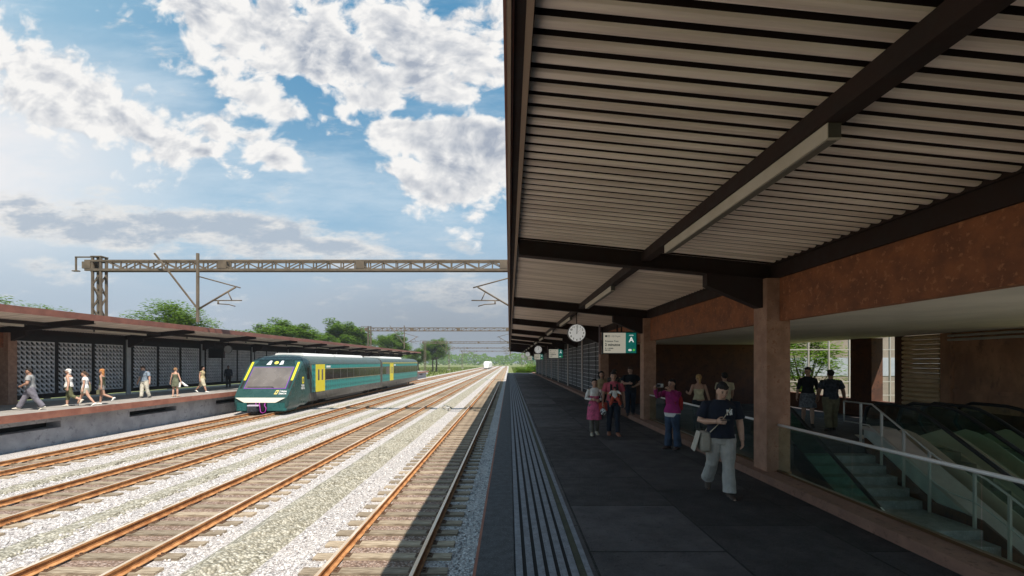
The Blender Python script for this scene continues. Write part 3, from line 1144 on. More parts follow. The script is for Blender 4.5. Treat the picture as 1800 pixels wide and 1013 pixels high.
# sloping solid wall that carries the first escalator
t = thing('sloping_wall', 'grey wall with a sloping pinkish coping between stairs and escalator', 'wall', (8.8, 8, -2))
wl_ = [(11.0, .02), (10.6, .0), (2.8, -4.4)]
MB().prism([(y, z + .36) for y, z in wl_] + [(2.8, -5), (11.0, -5)], 'x', 8.57, 8.98).build('wall', MATS['grey_green_wall'], t)
m = MB()
for a, b in zip(wl_[:-1], wl_[1:]):
    m.hexa([(8.53, a[0], a[1] + .361), (9.02, a[0], a[1] + .361), (9.02, b[0], b[1] + .361), (8.53, b[0], b[1] + .361),
            (8.53, a[0], a[1] + .44), (9.02, a[0], a[1] + .44), (9.02, b[0], b[1] + .44), (8.53, b[0], b[1] + .44)])
m.build('coping', ESK, t)
escalator(9.35, 10.25, 'escalator going down next to the stairs, green glass sides', True)
escalator(10.8, 11.75, 'escalator going down along the far wall of the hall', False)

# ------------------------------------------------------------------ lettering
def text_mb(body, size, bold=0.0, depth=.002, align='LEFT'):
    """lettering as plain mesh data lying in the x/z plane, facing -y"""
    cu = bpy.data.curves.new('lettering', 'FONT')
    cu.body = body
    cu.size = size
    cu.extrude = depth / 2
    cu.offset = bold
    cu.align_x = align
    cu.resolution_u = 3
    ob = bpy.data.objects.new('lettering', cu)
    me = bpy.data.meshes.new_from_object(ob)
    me.transform(Matrix.Rotation(R(90), 4, 'X'))
    bpy.data.objects.remove(ob)
    bpy.data.curves.remove(cu)
    return me


def lettering(name, body, size, material, parent, loc, bold=0.0, align='LEFT', rot=None, depth=.002):
    me = text_mb(body, size, bold, depth, align)
    me.materials.clear()
    me.materials.append(material)
    o = bpy.data.objects.new(name, me)
    COL.objects.link(o)
    o.parent = parent
    o.location = loc
    if rot is not None:
        o.rotation_euler = rot
    return o


# ------------------------------------------------------------------ train
NOSEG = nmat('train_dark_green', (.022, .066, .062), (.026, .076, .072), 1, 3, .3)
GREYB = nmat('train_grey', (.085, .08, .072), (.11, .105, .095), 2, 5, .35)
ROOFG = nmat('train_roof', (.055, .08, .072), (.075, .10, .09), 1.5, 5, .4)


def tealmat():
    m = bpy.data.materials.new('train_teal_pattern')
    m.use_nodes = True
    q = G(m.node_tree.nodes, m.node_tree.links)
    b = q.n['Principled BSDF']
    pos = q.new('ShaderNodeNewGeometry').outputs['Position']
    v = q.mapping(pos, sc=(1, 1, 1), rot=(R(45), 0, 0))
    ck = q.new('ShaderNodeTexChecker')
    q.put(ck.inputs['Vector'], v)
    ck.inputs['Scale'].default_value = 3.0
    vo = q.new('ShaderNodeTexVoronoi')
    q.put(vo.inputs['Vector'], q.mapping(pos, sc=(1, 2.2, 4)))
    vo.inputs['Scale'].default_value = 1.3
    k = q.math('MULTIPLY', ck.outputs['Fac'], q.smooth(vo.outputs['Distance'], .15, .5))
    c = q.mix(k, (.022, .25, .235), (.012, .13, .125))
    q.put(b.inputs['Base Color'], c)
    b.inputs['Roughness'].default_value = .35
    return m


TEAL = tealmat()
YEL = mat('train_yellow', (.72, .60, .03), .4)
CREAM = mat('train_cream', (.78, .74, .62), .4)
WHITEP = mat('white_paint', (.80, .79, .76), .45)
DGLASS = mat('dark_window', (.030, .026, .024), .12)
WGLASS = nmat('windscreen_glass', (.13, .115, .106), (.175, .155, .143), .8, 4, .22)
PURP = mat('purple_line', (.20, .03, .38), .5)
MAG = mat('magenta_hose', (.32, .02, .30), .5)
BLK = mat('black_plastic', (.012, .012, .013), .5)
WHEEL = nmat('wheel_steel', (.05, .045, .04), (.12, .11, .10), 5, 4, .5, metal=.5)
CX, W = -16.72, 1.84
train = thing('train', 'dark green and teal two car passenger train with yellow doors, standing at the left platform', 'train', (CX, 50, RT))


def section(w, zt, zb):
    half = [(.80, -1.2), (.93, -.95), (1.0, -.75), (1.0, -.2), (1.0, .4), (1.0, 1.0), (1.0, 1.6), (1.0, 1.95), (.985, 2.15), (.93, 2.36), (.83, 2.50),
            (.66, 2.61), (.44, 2.68), (.2, 2.715), (0, 2.72)]
    pts = [(x * w, min(max(z, zb), zt)) for x, z in half]
    full = pts + [(-x, z) for x, z in reversed(pts[:-1])]
    return full


def body(y_st, name, material, parent=train):
    m = MB()
    rs = []
    for (y, w, zt, zb) in y_st:
        rs.append([(CX + x, y, z) for x, z in section(w, zt, zb)])
    m.rings(rs)
    o = m.build(name, material, parent)
    o.data.polygons.foreach_set('use_smooth', [len(p.vertices) == 4 for p in o.data.polygons])
    return o


def ztop(y):
    l = [(30.6, -.26), (31.1, .32), (32.4, 1.84), (32.9, 2.34), (33.4, 2.60), (34.0, 2.72)]
    for a, b in zip(l[:-1], l[1:]):
        if y <= b[0]:
            return a[1] + (b[1] - a[1]) * (y - a[0]) / (b[0] - a[0])
    return 2.72


st = [(30.60, W * .93, -.26, -.5), (30.63, W * .96, -.22, -1.0), (30.8, W * .985, ztop(30.8), -1.2)]
y = 31.0
while y < 33.45:
    st.append((y, W * min(1, .985 + (y - 30.8) * .02), ztop(y), -1.2 if y < 32.6 else -.98))
    y += .1
st += [(33.7, W, ztop(33.7), -.75), (34.0, W, 2.72, -.75)]
nose = body(st, 'nose', NOSEG)
body([(34.0, W, 2.72, -.75), (52.75, W, 2.72, -.75)], 'car_body', [GREYB])
body([(53.25, W, 2.72, -.75), (74.0, W, 2.72, -.75), (74.3, W * .93, 2.6, -.7)], 'car_body', [GREYB])
body([(52.75, W * .9, 2.5, -.6), (53.25, W * .9, 2.5, -.6)], 'gangway', [BLK])
# roof skins, 4 mm proud of the bodies
for (a, b) in ((34.05, 52.7), (53.3, 73.9)):
    m = MB()
    half = [(1.0, 1.99), (.985, 2.15), (.93, 2.36), (.83, 2.50), (.66, 2.61), (.44, 2.68), (.2, 2.715), (0, 2.72)]
    pr = [(CX + x * (W + .006), z + .004) for x, z in half] + [(CX - x * (W + .006), z + .004) for x, z in reversed(half[:-1])]
    m.sheet(pr, 'y', a, b)
    m.build('roof_skin', ROOFG, train, smooth=True)
for (a, b) in ((34.6, 40.5), (41.0, 48.5), (55.5, 66.0)):
    MB().prism([(CX + x, z) for x, z in ((-1.15, 2.55), (1.15, 2.55), (1.05, 2.80), (.9, 2.85), (-.9, 2.85), (-1.05, 2.80))], 'y', a, b).build('roof_unit', WHITEP, train)
for s in (1, -1):
    xs = CX + s * W
    def sp_(y0, y1, z0, z1, nm, mt, d=.004, par=train):
        m = MB().box(xs, xs + s * d, y0, y1, z0, z1)
        return m.build(nm, mt, par)
    for (c0, c1, d0, d1) in ((34.3, 52.6, 35.0, 36.75), (53.45, 73.6, 56.8, 58.5)):
        if d0 - c0 > .8:
            sp_(c0, d0 - .02, 1.64, 1.97, 'upper_band', TEAL)
            sp_(c0, d0 - .02, -.12, .70, 'lower_band', TEAL)
        else:
            sp_(c0, d0 - .02, -.12, 1.97, 'upper_band', TEAL)
        sp_(d1 + .02, c1, 1.64, 1.97, 'upper_band', TEAL)
        sp_(d1 + .02, c1, -.12, .70, 'lower_band', TEAL)
        w0 = d1 + .05 if d0 - c0 < .8 else c0
        y = w0
        while y < c1 - .4:
            y2 = min(y + 1.66, c1)
            if not (y < d1 and y2 > d0 - .02) or y >= d1:
                sp_(y + .03, y2 - .03, .745, 1.595, 'window', DGLASS, .006)
            y += 1.7
            if d0 - 1.2 < y < d1:
                y = d1 + .05
        d = sp_(d0, d1, -.14, 1.99, 'door', YEL, .012)
        for e in (.22, .62):
            ya = d0 + (d1 - d0) * e
            MB().box(xs + s * .012, xs + s * .016, ya, ya + (d1 - d0) * .17, .75, 1.6).build('window', MATS['windscreen_glass'], d)
        sp_(d1 + .3, d1 + 1.15, 1.72, 1.88, 'number_plate', WHITEP, .008)
    sp_(36.9, 52.6, .702, .742, 'sill_line', mat('tan_line', (.35, .27, .16), .5), .008)
    sp_(36.9, 52.6, 1.598, 1.638, 'sill_line', MATS['tan_line'], .008)
    sp_(53.5, 73.8, 2.02, 2.09, 'yellow_line', YEL, .014)
    sp_(33.35, 34.05, -.15, 1.9, 'cab_door', NOSEG, .006)
    sp_(33.5, 33.9, .9, 1.75, 'window', DGLASS, .01)
    # yellow crest and two short lines of lettering behind the cab window
    sp_(32.72, 33.0, .62, 1.1, 'crest', YEL, .006)
    sp_(32.79, 32.93, .74, .98, 'crest', NOSEG, .009)
    rz = R(90) if s > 0 else R(-90)
    for i, tx in enumerate(('TREN', 'MAYA')):
        lettering('lettering', tx, .20, WHITEP, train, (s * (W + .007), (32.55 if s > 0 else 33.1) - 50, .40 - .19 * i - RT), .006, rot=(0, 0, rz))
# nose details; slope plane through the windscreen
A, B = Vector((0, 31.1, .32)), Vector((0, 32.4, 1.84))
sd = (B - A).normalized()
nn = Vector((0, -sd.z, sd.y))


def onslope(x, t, off, a=A, d=sd, n=nn):
    p = a + d * t + n * off
    return (CX + x, p.y, p.z)


def plate(poly, off0, off1, a=A, d=sd, n=nn):
    m = MB()
    k = len(poly)
    m.v = [onslope(x, t, off0, a, d, n) for x, t in poly] + [onslope(x, t, off1, a, d, n) for x, t in poly]
    m.f = [tuple(range(k - 1, -1, -1)), tuple(range(k, 2 * k))] + [(i, (i + 1) % k, k + (i + 1) % k, k + i) for i in range(k)]
    m.m = [0] * len(m.f)
    return m


plate([(-1.44, .02), (1.44, .02), (1.435, 1.965), (-1.435, 1.965)], 0, .010).build('windscreen_trim', PURP, train)
plate([(-1.40, .06), (1.40, .06), (1.395, 1.93), (-1.395, 1.93)], .0101, .016).build('windscreen', WGLASS, train)
plate([(-1.2, .17), (.5, .19), (.62, .10), (.6, .06), (.45, .12), (-1.2, .12)], .017, .03).build('wiper', BLK, train)
for s in (-1, 1):
    plate([(s * 1.56, .75), (s * 1.71, .75), (s * 1.71, 2.42), (s * 1.56, 2.42)], .0, .014).build('yellow_stripe', YEL, train)
    plate([(s * 1.56, .05), (s * 1.71, .05), (s * 1.71, .73), (s * 1.56, .73)], .0, .014).build('black_stripe', BLK, train)
# forehead lamp strip
A2, B2 = Vector((0, 32.4, 1.84)), Vector((0, 32.9, 2.34))
sd2 = (B2 - A2).normalized()
nn2 = Vector((0, -sd2.z, sd2.y))
plate([(-1.45, .10), (1.45, .10), (1.25, .64), (-1.25, .64)], .0, .012, A2, sd2, nn2).build('lamp_strip', nmat('train_black_green', (.006, .02, .02), (.01, .028, .028), 2, 3, .2), train)
HL = mat('headlamp_glass', (.75, .78, .80), .15)
plate([(-.62, .16), (-.30, .16), (-.32, .56), (-.46, .56)], .0125, .03, A2, sd2, nn2).build('headlight', HL, train)
plate([(.30, .16), (.56, .20), (.52, .56), (.36, .56)], .0125, .03, A2, sd2, nn2).build('headlight', HL, train)
plate([(.05 + .15 * math.cos(i * .5236), .36 + .15 * math.sin(i * .5236)) for i in range(12)], .0125, .035, A2, sd2, nn2).build('headlight', mat('yellow_lamp', (.75, .68, .12), .2), train)
# cream band, crest and lettering on the chin
A3, B3 = Vector((0, 30.63, -.22)), Vector((0, 31.1, .32))
sd3 = (B3 - A3).normalized()
nn3 = Vector((0, -sd3.z, sd3.y))
plate([(.80, .25), (1.0, .25), (1.06, .60), (.86, .60)], .006, .02, A3, sd3, nn3).build('crest', mat('crest_gold', (.62, .52, .16), .5), train)
plate([(.87, .34), (.95, .34), (.99, .51), (.91, .51)], .0201, .026, A3, sd3, nn3).build('crest', NOSEG, train)
plate([(1.12, .24), (1.135, .24), (1.135, .62), (1.12, .62)], .006, .02, A3, sd3, nn3).build('divider', WHITEP, train)
ang = math.atan2(sd3.y, sd3.z)
for i, tx in enumerate(('TREN', 'MAYA')):
    p = A3 + sd3 * (.44 - .19 * i) + nn3 * .015
    lettering('lettering', tx, .17, WHITEP, train, (1.17, p.y - 50, p.z - RT), .004, rot=(-ang, 0, 0))
m = MB()
m.hexa([(CX - 1.05, 30.50, -.56), (CX + 1.05, 30.50, -.56), (CX + 1.1, 30.66, -.56), (CX - 1.1, 30.66, -.56),
        (CX - 1.66, 30.56, -.25), (CX + 1.66, 30.56, -.25), (CX + 1.66, 30.66, -.23), (CX - 1.66, 30.66, -.23)])
m.build('cream_band', CREAM, train)
m = MB()
m.prism([(CX - 1.70, 30.7), (CX - 1.55, 30.54), (CX - .9, 30.50), (CX - .86, 30.7)], 'z', -1.1, -.57)
m2 = MB().prism([(CX + 1.70, 30.7), (CX + 1.55, 30.54), (CX + .5, 30.50), (CX + .46, 30.7)], 'z', -1.1, -.57)
m2.build('bumper', nmat('train_teal_bumper', (.016, .095, .09), (.02, .11, .105), 2, 4, .3), train)
m.build('bumper', MATS['train_teal_bumper'], train)
MB().box(CX - .85, CX + .45, 30.53, 30.7, -1.05, -.57).build('coupler_recess', BLK, train)
m = MB().box(CX - .62, CX - .05, 30.1, 30.55, -1.12, -.80).box(CX - .5, CX - .15, 30.3, 30.6, -1.3, -1.1)
cp = m.build('coupler', nmat('coupler_iron', (.02, .025, .032), (.04, .045, .055), 6, 4, .5), train)
MB().box(CX - .7, CX + .02, 30.25, 30.5, -.78, -.70).build('coupler_plate', mat('lilac_plate', (.62, .56, .66), .5), cp)
m = MB().tube([(CX + .05, 30.4, -.68), (CX + .1, 30.35, -.9), (CX + .15, 30.32, -1.15), (CX + .3, 30.3, -1.24), (CX + .48, 30.32, -1.15), (CX + .5, 30.36, -.9), (CX + .36, 30.42, -.75), (CX + .38, 30.48, -.6)], .028, 6)
m.tube([(CX - .2, 30.4, -.7), (CX - .22, 30.45, -.6)], .03, 6).tube([(CX + .02, 30.4, -.7), (CX + .02, 30.45, -.58)], .03, 6)
m.build('hose', MAG, train, True)
# underframe and bogies
for (a, b) in ((34.2, 52.4), (53.6, 73.4)):
    MB().box(CX - 1.3, CX + 1.3, a + 4, b - 4.5, -1.05, -.72).box(CX - 1.1, CX + 1.1, a, b, -.9, -.74).build('underframe', BLK, train)
for yc in (35.6, 50.2, 55.8, 71.2):
    m = MB()
    for s in (-1, 1):
        m.box(CX + s * 1.02 - .06, CX + s * 1.02 + .06, yc - 1.6, yc + 1.6, -1.12, -.86)
        m.tube([(CX + s * 1.02, yc - .35, -.85), (CX + s * 1.02, yc - .35, -.6)], .12, 8).tube([(CX + s * 1.02, yc + .35, -.85), (CX + s * 1.02, yc + .35, -.6)], .12, 8)
    m.box(CX - .9, CX + .9, yc - .3, yc + .3, -1.1, -.88)
    bg_ = m.build('bogie', nmat('bogie_iron', (.03, .028, .026), (.06, .055, .05), 5, 4, .6), train)
    for yw in (yc - 1.1, yc + 1.1):
        for s in (-1, 1):
            w = MB().tube([(CX + s * .70, yw, -.95), (CX + s * .72, yw, -.95), (CX + s * .75, yw, -.95), (CX + s * .82, yw, -.95)], [.47, .47, .43, .42], 20)
            w.tube([(CX + s * .82, yw, -.95), (CX + s * 1.14, yw, -.95)], .1, 8)
            w.build('wheel', WHEEL, bg_, True)

# the body sits a little lower on its bogies
for o_ in kids(train):
    if not o_.name.startswith('bogie'):
        o_.location.z -= .15

# pale train far away
t = thing('train', 'small white train far down the tracks near the vanishing point', 'train', (TRACKS[2], 235, RT))
c = TRACKS[2]
rs = []
for (y, w, zt) in ((233, .72, .4), (234, .9, 1.4), (235.5, .98, 2.2), (238, 1, 2.5), (275, 1, 2.5)):
    rs.append([(c + x * w * 1.5, y, min(z, zt)) for x, z in ((.9, -1.0), (1, -.6), (1, 1.7), (.85, 2.25), (.4, 2.5), (-.4, 2.5), (-.85, 2.25), (-1, 1.7), (-1, -.6), (-.9, -1.0))])
MB().rings(rs).build('car_body', WHITEP, t)
for s in (-.62, .62):
    MB().box(c + s - .42, c + s + .42, 233.9, 234.6, .95, 1.5).build('windscreen', DGLASS, t)
MB().box(c - 1.1, c + 1.1, 234, 274, RT, -1.0).build('underframe', BLK, t)

# ------------------------------------------------------------------ overhead line gantries
def gantry(y0, label):
    t = thing('overhead_gantry', label, 'gantry', (-9.87, y0, -1.66), 'overhead line gantries across the tracks')
    zb, zt, d = 7.98, 8.70, .22
    xa, xb = -27.75, 8.0
    m = MB()
    for s in (-1, 1):
        yy = y0 + s * d
        m.box(xa, xb, yy - .06, yy + .06, zt - .12, zt).box(xa, xb, yy - .06, yy + .06, zb, zb + .15)
        x, k = -26.3, 0
        while x < xb - .5:
            m.box(x - .035, x + .035, yy - .035, yy + .035, zb + .15, zt - .12)
            p, q = ((x, yy, zb + .16), (x + .9, yy, zt - .13)) if k % 2 else ((x, yy, zt - .13), (x + .9, yy, zb + .16))
            m.bar(p, q, .06, .06)
            x += .9
            k += 1
    x = -26.3
    while x < xb:
        m.box(x - .03, x + .03, y0 - d + .06, y0 + d - .06, zt - .09, zt - .03).box(x - .03, x + .03, y0 - d + .06, y0 + d - .06, zb + .04, zb + .10)
        x += 1.8
    m.build('truss', GANTRY, t)
    for x in (-18.75, -9.75, -.35, xa + .12, 7.9):
        MB().box(x - .27, x + .27, y0 - d - .075, y0 + d + .075, zb + .152, zt - .122).build('joint_plate', GANTRY, t)
    for x in (-27.0, 7.25):
        m = MB()
        for sx in (-.27, .27):
            for sy in (-.2, .2):
                m.box(x + sx - .06, x + sx + .06, y0 + sy - .06, y0 + sy + .06, -1.66, 8.9)
        z, k = -1.2, 0
        while z < 7.2:
            for s in (-.2, .2):
                a, b = (-.27, .27) if k % 2 else (.27, -.27)
                m.bar((x + a, y0 + s, z), (x + b, y0 + s, z + .75), .05, .05)
            for s in (-.27, .27):
                a, b = (-.2, .2) if k % 2 else (.2, -.2)
                m.bar((x + s, y0 + a, z), (x + s, y0 + b, z + .75), .05, .05)
            z += .75
            k += 1
        m.box(x - .36, x + .36, y0 - .28, y0 + .28, 8.9, 8.96)
        m.build('mast', GANTRY, t)
        MB().box(x - .7, x + .7, y0 - .6, y0 + .6, -1.7, -1.2).build('base', CONCL, t)
    m = MB()
    m.bar((-27.3, y0, 8.93), (-28.6, y0, 8.93), .08, .08).bar((-28.55, y0, 8.93), (-28.55, y0, 8.05), .08, .08).box(-28.75, -28.35, y0 - .1, y0 + .1, 7.98, 8.05)
    m.build('end_arm', GANTRY, t)
    for s, px in ((1, -20.15), (-1, .41)):
        m = MB()
        m.bar((px, y0 - .55, 9.05), (px, y0 - .55, 4.6), .15, .12)
        m.bar((px - s * 2.8, y0 - .55, 9.05), (px - s * .08, y0 - .55, 5.55), .09, .09)
        m.build('drop_post', GANTRY, t)
        f = lambda u, z: (px + s * u, y0 - .55, z)
        m = MB()
        m.tube([f(.07, 7.55), f(2.75, 6.82)], .045, 6).tube([f(.07, 5.45), f(2.45, 6.86)], .06, 6)
        m.tube([f(1.0, 5.99), f(2.85, 6.0)], .04, 6).tube([f(1.95, 6.55), f(2.2, 6.02)], .035, 6)
        m.tube([f(1.32, 6.0), f(1.32, 5.75)], .05, 6).tube([f(1.32, 5.78), f(2.0, 5.74), f(2.42, 5.62)], .035, 6)
        m.build('cantilever', GANTRY, t, True)
    return t


g0 = gantry(30, 'nearest steel lattice gantry spanning all the tracks, above the train')
for i, yg in enumerate((88, 146, 204, 262)):
    copy_tree(g0, (-9.87, yg, -1.66), ['second lattice gantry beyond the train roof, partly behind the trees', 'third lattice gantry, pale with distance',
                                      'fourth lattice gantry, small and pale', 'farthest lattice gantry, faint near the far train'][i])

# ------------------------------------------------------------------ trees
LEAF1 = leafmat('leaf_green', (.065, .135, .018), (.17, .28, .038), (.20, .32, .035))
LEAF2 = leafmat('leaf_dark_green', (.06, .13, .018), (.155, .26, .034), (.18, .30, .032))
BARK = nmat('bark', (.06, .045, .03), (.13, .10, .07), 4, 7, .9, stretch=(1, 1, .2), bump=.5, bscale=20, space='obj')


def crown_mb(seed, r, h, n, leaf, flat=.75):
    rd = random.Random(seed)
    lumps = []
    for i in range(70):
        d = Vector((rd.gauss(0, 1), rd.gauss(0, 1), rd.gauss(.25, .8))).normalized()
        q = rd.uniform(.45, .98)
        lumps.append((Vector((d.x * r * q, d.y * r * q, d.z * h * q)), rd.uniform(.22, .40) * r))
    m = MB()
    for i in range(n):
        c, s = rd.choice(lumps)
        d = Vector((rd.gauss(0, 1), rd.gauss(0, 1), rd.gauss(0, 1))).normalized()
        p = c + Vector((d.x, d.y, d.z * .62)) * s * rd.random() ** .45
        a = rd.uniform(0, 6.28)
        tl = rd.uniform(-.5, .5)
        u = Vector((math.cos(a), math.sin(a), tl * .6)).normalized()
        v = u.cross(Vector((rd.uniform(-.5, .5), rd.uniform(-.5, .5), 1))).normalized()
        l = leaf * rd.uniform(.6, 1.3)
        m.face([p - u * l, p - u * l * .2 + v * l * .42, p + u * l, p - u * l * .2 - v * l * .42])
    return m, lumps


def tree_proto(name, seed, r, h, trunk_h, n, leaf, leafm, label, cat='tree', loc=(0, 0, 0), group=None):
    t = thing(name, label, cat, loc, group, local=True)
    m, lumps = crown_mb(seed, r, h, n, leaf)
    cz = trunk_h + h * .62
    m.v = [(a, b, c + cz) for a, b, c in m.v]
    m.build('crown', leafm, t)
    m = MB()
    rd = random.Random(seed)
    tr = .055 * r
    m.tube([(0, 0, -.1), (rd.uniform(-.1, .1), .05, trunk_h * .5), (rd.uniform(-.2, .2), 0, trunk_h), (0, 0, trunk_h + h * .5)], [tr * 1.3, tr, tr * .85, tr * .4], 8)
    for c, s in lumps[:16]:
        b = Vector((0, 0, trunk_h * rd.uniform(.75, 1.1)))
        e = c * .9 + Vector((0, 0, cz))
        md = b.lerp(e, .5) + Vector((0, 0, -.1 * r))
        m.tube([b, md, e], [tr * .5, tr * .3, tr * .1], 5)
    m.build('trunk', BARK, t, True)
    return t


TG = 'trees behind the left platform'
TA = tree_proto('tree', 1, 3.9, 2.7, 5.2, 15000, .17, LEAF1, 'broad light green tree right above the left canopy, by the gantry drop post', loc=(-35, 47, -1.66), group=TG)
TB = tree_proto('tree', 7, 4.4, 3.6, 4.8, 16000, .26, LEAF2, 'round dark green tree above the roof behind the front of the train', loc=(-35, 71, -1.66), group=TG)


def tr(proto, loc, s, rz, label, sz=None):
    c = copy_tree(proto, loc, label)
    c.scale = (s, s, sz or s)
    c.rotation_euler = (0, 0, rz)
    return c


tr(TB, (-37, 88, -1.66), .92, 2.1, 'smaller green tree between the two bigger crowns above the train')
tr(TB, (-35.5, 98, -1.66), 1.22, 1.0, 'tall green tree just left of the second gantry mast')
tr(TA, (-37, 112, -1.66), 1.15, 4.0, 'green tree right behind the second gantry mast')
tr(TB, (-33, 128, -1.66), 1.15, 3.3, 'green tree right of the second gantry mast, above the canopy end')
tr(TA, (-34, 142, -1.66), 1.05, .6, 'lower green tree over the far end of the left canopy')
tr(TB, (-30, 150, -1.66), .8, 5.2, 'small tree peeping out beyond the tip of the left canopy')
tr(TB, (-27.5, 172, -1.66), 1.22, 4.4, 'dark bushy tree standing clear at the end of the left platform')
tr(TB, (-31, 185, -1.66), 1.15, 1.4, 'bushy tree just behind the one at the end of the left platform')
tr(TA, (-36, 31.5, -1.66), .82, 2.4, 'tree top peeping over the left canopy at the picture edge')
tr(TA, (-36, 35.5, -1.66), .80, .9, 'tiny tuft of leaves above the left canopy, second from the left')
tr(TA, (-36, 38.5, -1.66), .74, 5.0, 'lowest tuft of leaves above the left canopy, left of the gantry mast')
for i, (x, y, s) in enumerate(((-34, 20, .62), (-33, 26, .6), (-34, 55, .75), (-35, 62, .8))):
    tr(TB if i % 2 else TA, (x, y, -1.66), s, i * 1.3, ['small tree hidden behind the first left block screen', 'small tree glimpsed through the left block screens',
       'small tree behind the middle of the left canopy', 'tree behind the left canopy above the train nose'][i])
tree_proto('tree', 21, 2.3, 2.4, 1.9, 8000, .11, LEAF1, 'sunlit leafy tree seen through the hall window', loc=(17.0, 26.3, -1.66))
bsh = tree_proto('bush', 31, 2.6, 1.5, .5, 5000, .16, LEAF1, 'light green bush at the far end of the right platform', 'bush', loc=(3.4, 92, -1.66))
c = copy_tree(bsh, (6.0, 95, -1.66), 'second bush at the far end of the right platform, half hidden by the screens')
c.scale = (1.2, 1.2, 1.2)
# far wood
m = MB()
rd = random.Random(5)
for i in range(9000):
    x = rd.uniform(-330, 260)
    hgt = 13 + 5 * mnoise.noise(Vector((x * .03, 0, 0))) + 3 * mnoise.noise(Vector((x * .12, 3, 0)))
    z = rd.uniform(.0, 1) ** .7 * hgt
    y = 560 + rd.uniform(-14, 14)
    a = rd.uniform(0, 3.14)
    l = rd.uniform(.9, 1.9)
    u = Vector((math.cos(a), math.sin(a) * .4, rd.uniform(-.4, .4))) * l
    v = Vector((-.3 * math.sin(a), .3, 1)).normalized() * l * .7
    p = Vector((x, y, -1.6 + z))
    m.face([p - u, p - v, p + u, p + v])
tag(m.build('far_wood', LEAF2), kind='stuff')
# strip of rough grass along the left platform foot and the field
m = MB()
rd = random.Random(8)
for i in range(14000):
    if i < 5000:
        x, y, s = rd.uniform(-29, -25), rd.uniform(8, 60), .16
    else:
        y = rd.uniform(110, 330)
        x = rd.choice((rd.uniform(-60, -20.8), rd.uniform(1.5, 30)))
        s = .5
    a = rd.uniform(0, 6.28)
    d = Vector((math.cos(a), math.sin(a), 0)) * s * .35
    t_ = Vector((rd.uniform(-.3, .3) * s, rd.uniform(-.3, .3) * s, s * rd.uniform(.7, 1.5)))
    p = Vector((x, y, -1.67))
    m.face([p - d, p + d, p + t_])
tag(m.build('grass', leafmat('field_grass', (.10, .14, .025), (.20, .24, .05), (.14, .20, .03))), kind='stuff')

# ------------------------------------------------------------------ clocks and information screens
CASE = mat('clock_case', (.05, .05, .052), .4)
FACE = mat('clock_face', (.84, .83, .80), .5, emit=.22)
INK = mat('clock_ink', (.012, .012, .014), .6)


def clock(x, y, z, rod_top, label, back=False):
    t = thing('platform_clock', label, 'clock', (x, y, z), 'round clocks hanging under the canopies', rz=math.pi if back else 0, local=True)
    r = .31
    n = 40
    rs = []
    for yy, rr in ((-.052, r - .02), (-.055, r), (-.03, r + .012), (.05, r + .012), (.06, r - .01)):
        rs.append([(rr * math.cos(2 * math.pi * i / n), yy, rr * math.sin(2 * math.pi * i / n)) for i in range(n)])
    MB().rings(rs).build('case', CASE, t)
    MB().prism([((r - .012) * math.cos(2 * math.pi * i / n), (r - .012) * math.sin(2 * math.pi * i / n)) for i in range(n)], 'y', -.0575, -.053).build('face', FACE, t)
    MB().prism([((r - .012) * math.cos(2 * math.pi * i / n), (r - .012) * math.sin(2 * math.pi * i / n)) for i in range(n)], 'y', .0601, .064).build('back', mat('clock_back', (.40, .39, .38), .5), t)
    for k in range(1, 13):
        a = R(90 - 30 * k)
        me = text_mb(str(k), .095, .002, .002, 'CENTER')
        me.materials.clear()
        me.materials.append(INK)
        o = bpy.data.objects.new('numeral', me)
        COL.objects.link(o)
        o.parent = t
        o.location = (math.cos(a) * .235, -.0595, math.sin(a) * .235 - .034)
    for (ang, ln, w) in ((2, .19, .020), (47, .23, .014)):
        d = Vector((math.sin(R(ang)), 0, math.cos(R(ang))))
        MB().bar(d * -.04 + Vector((0, -.063, 0)), d * ln + Vector((0, -.063, 0)), w, .003).build('hand', INK, t)
    MB().tube([(0, 0, r + .01), (0, 0, rod_top - z)], .016, 8).build('rod', STEELD, t, True)
    return t


c0 = clock(2.38, 16.05, 3.03, 3.76, 'nearest round clock hanging under the right canopy, showing noon')
for i in range(1, 4):
    copy_tree(c0, (2.38, 16.05 + 21.3 * i, 3.03), '%s round clock of the right canopy row, counting from the camera' % ORD[i])
clock(-20.08 - 2.38, 36.4, 3.03, 3.76, 'round clock under the left canopy seen from its plain back', True)

SBG = mat('screen_cream', (.60, .56, .46), .3, emit=.30)
SGR = mat('screen_green', (.004, .12, .10), .3, emit=.45)
SINK = mat('screen_ink', (.010, .055, .045), .5)
SWH = mat('screen_white', (.80, .82, .78), .4, emit=.45)
SLG = mat('screen_lime', (.10, .50, .06), .4, emit=.45)


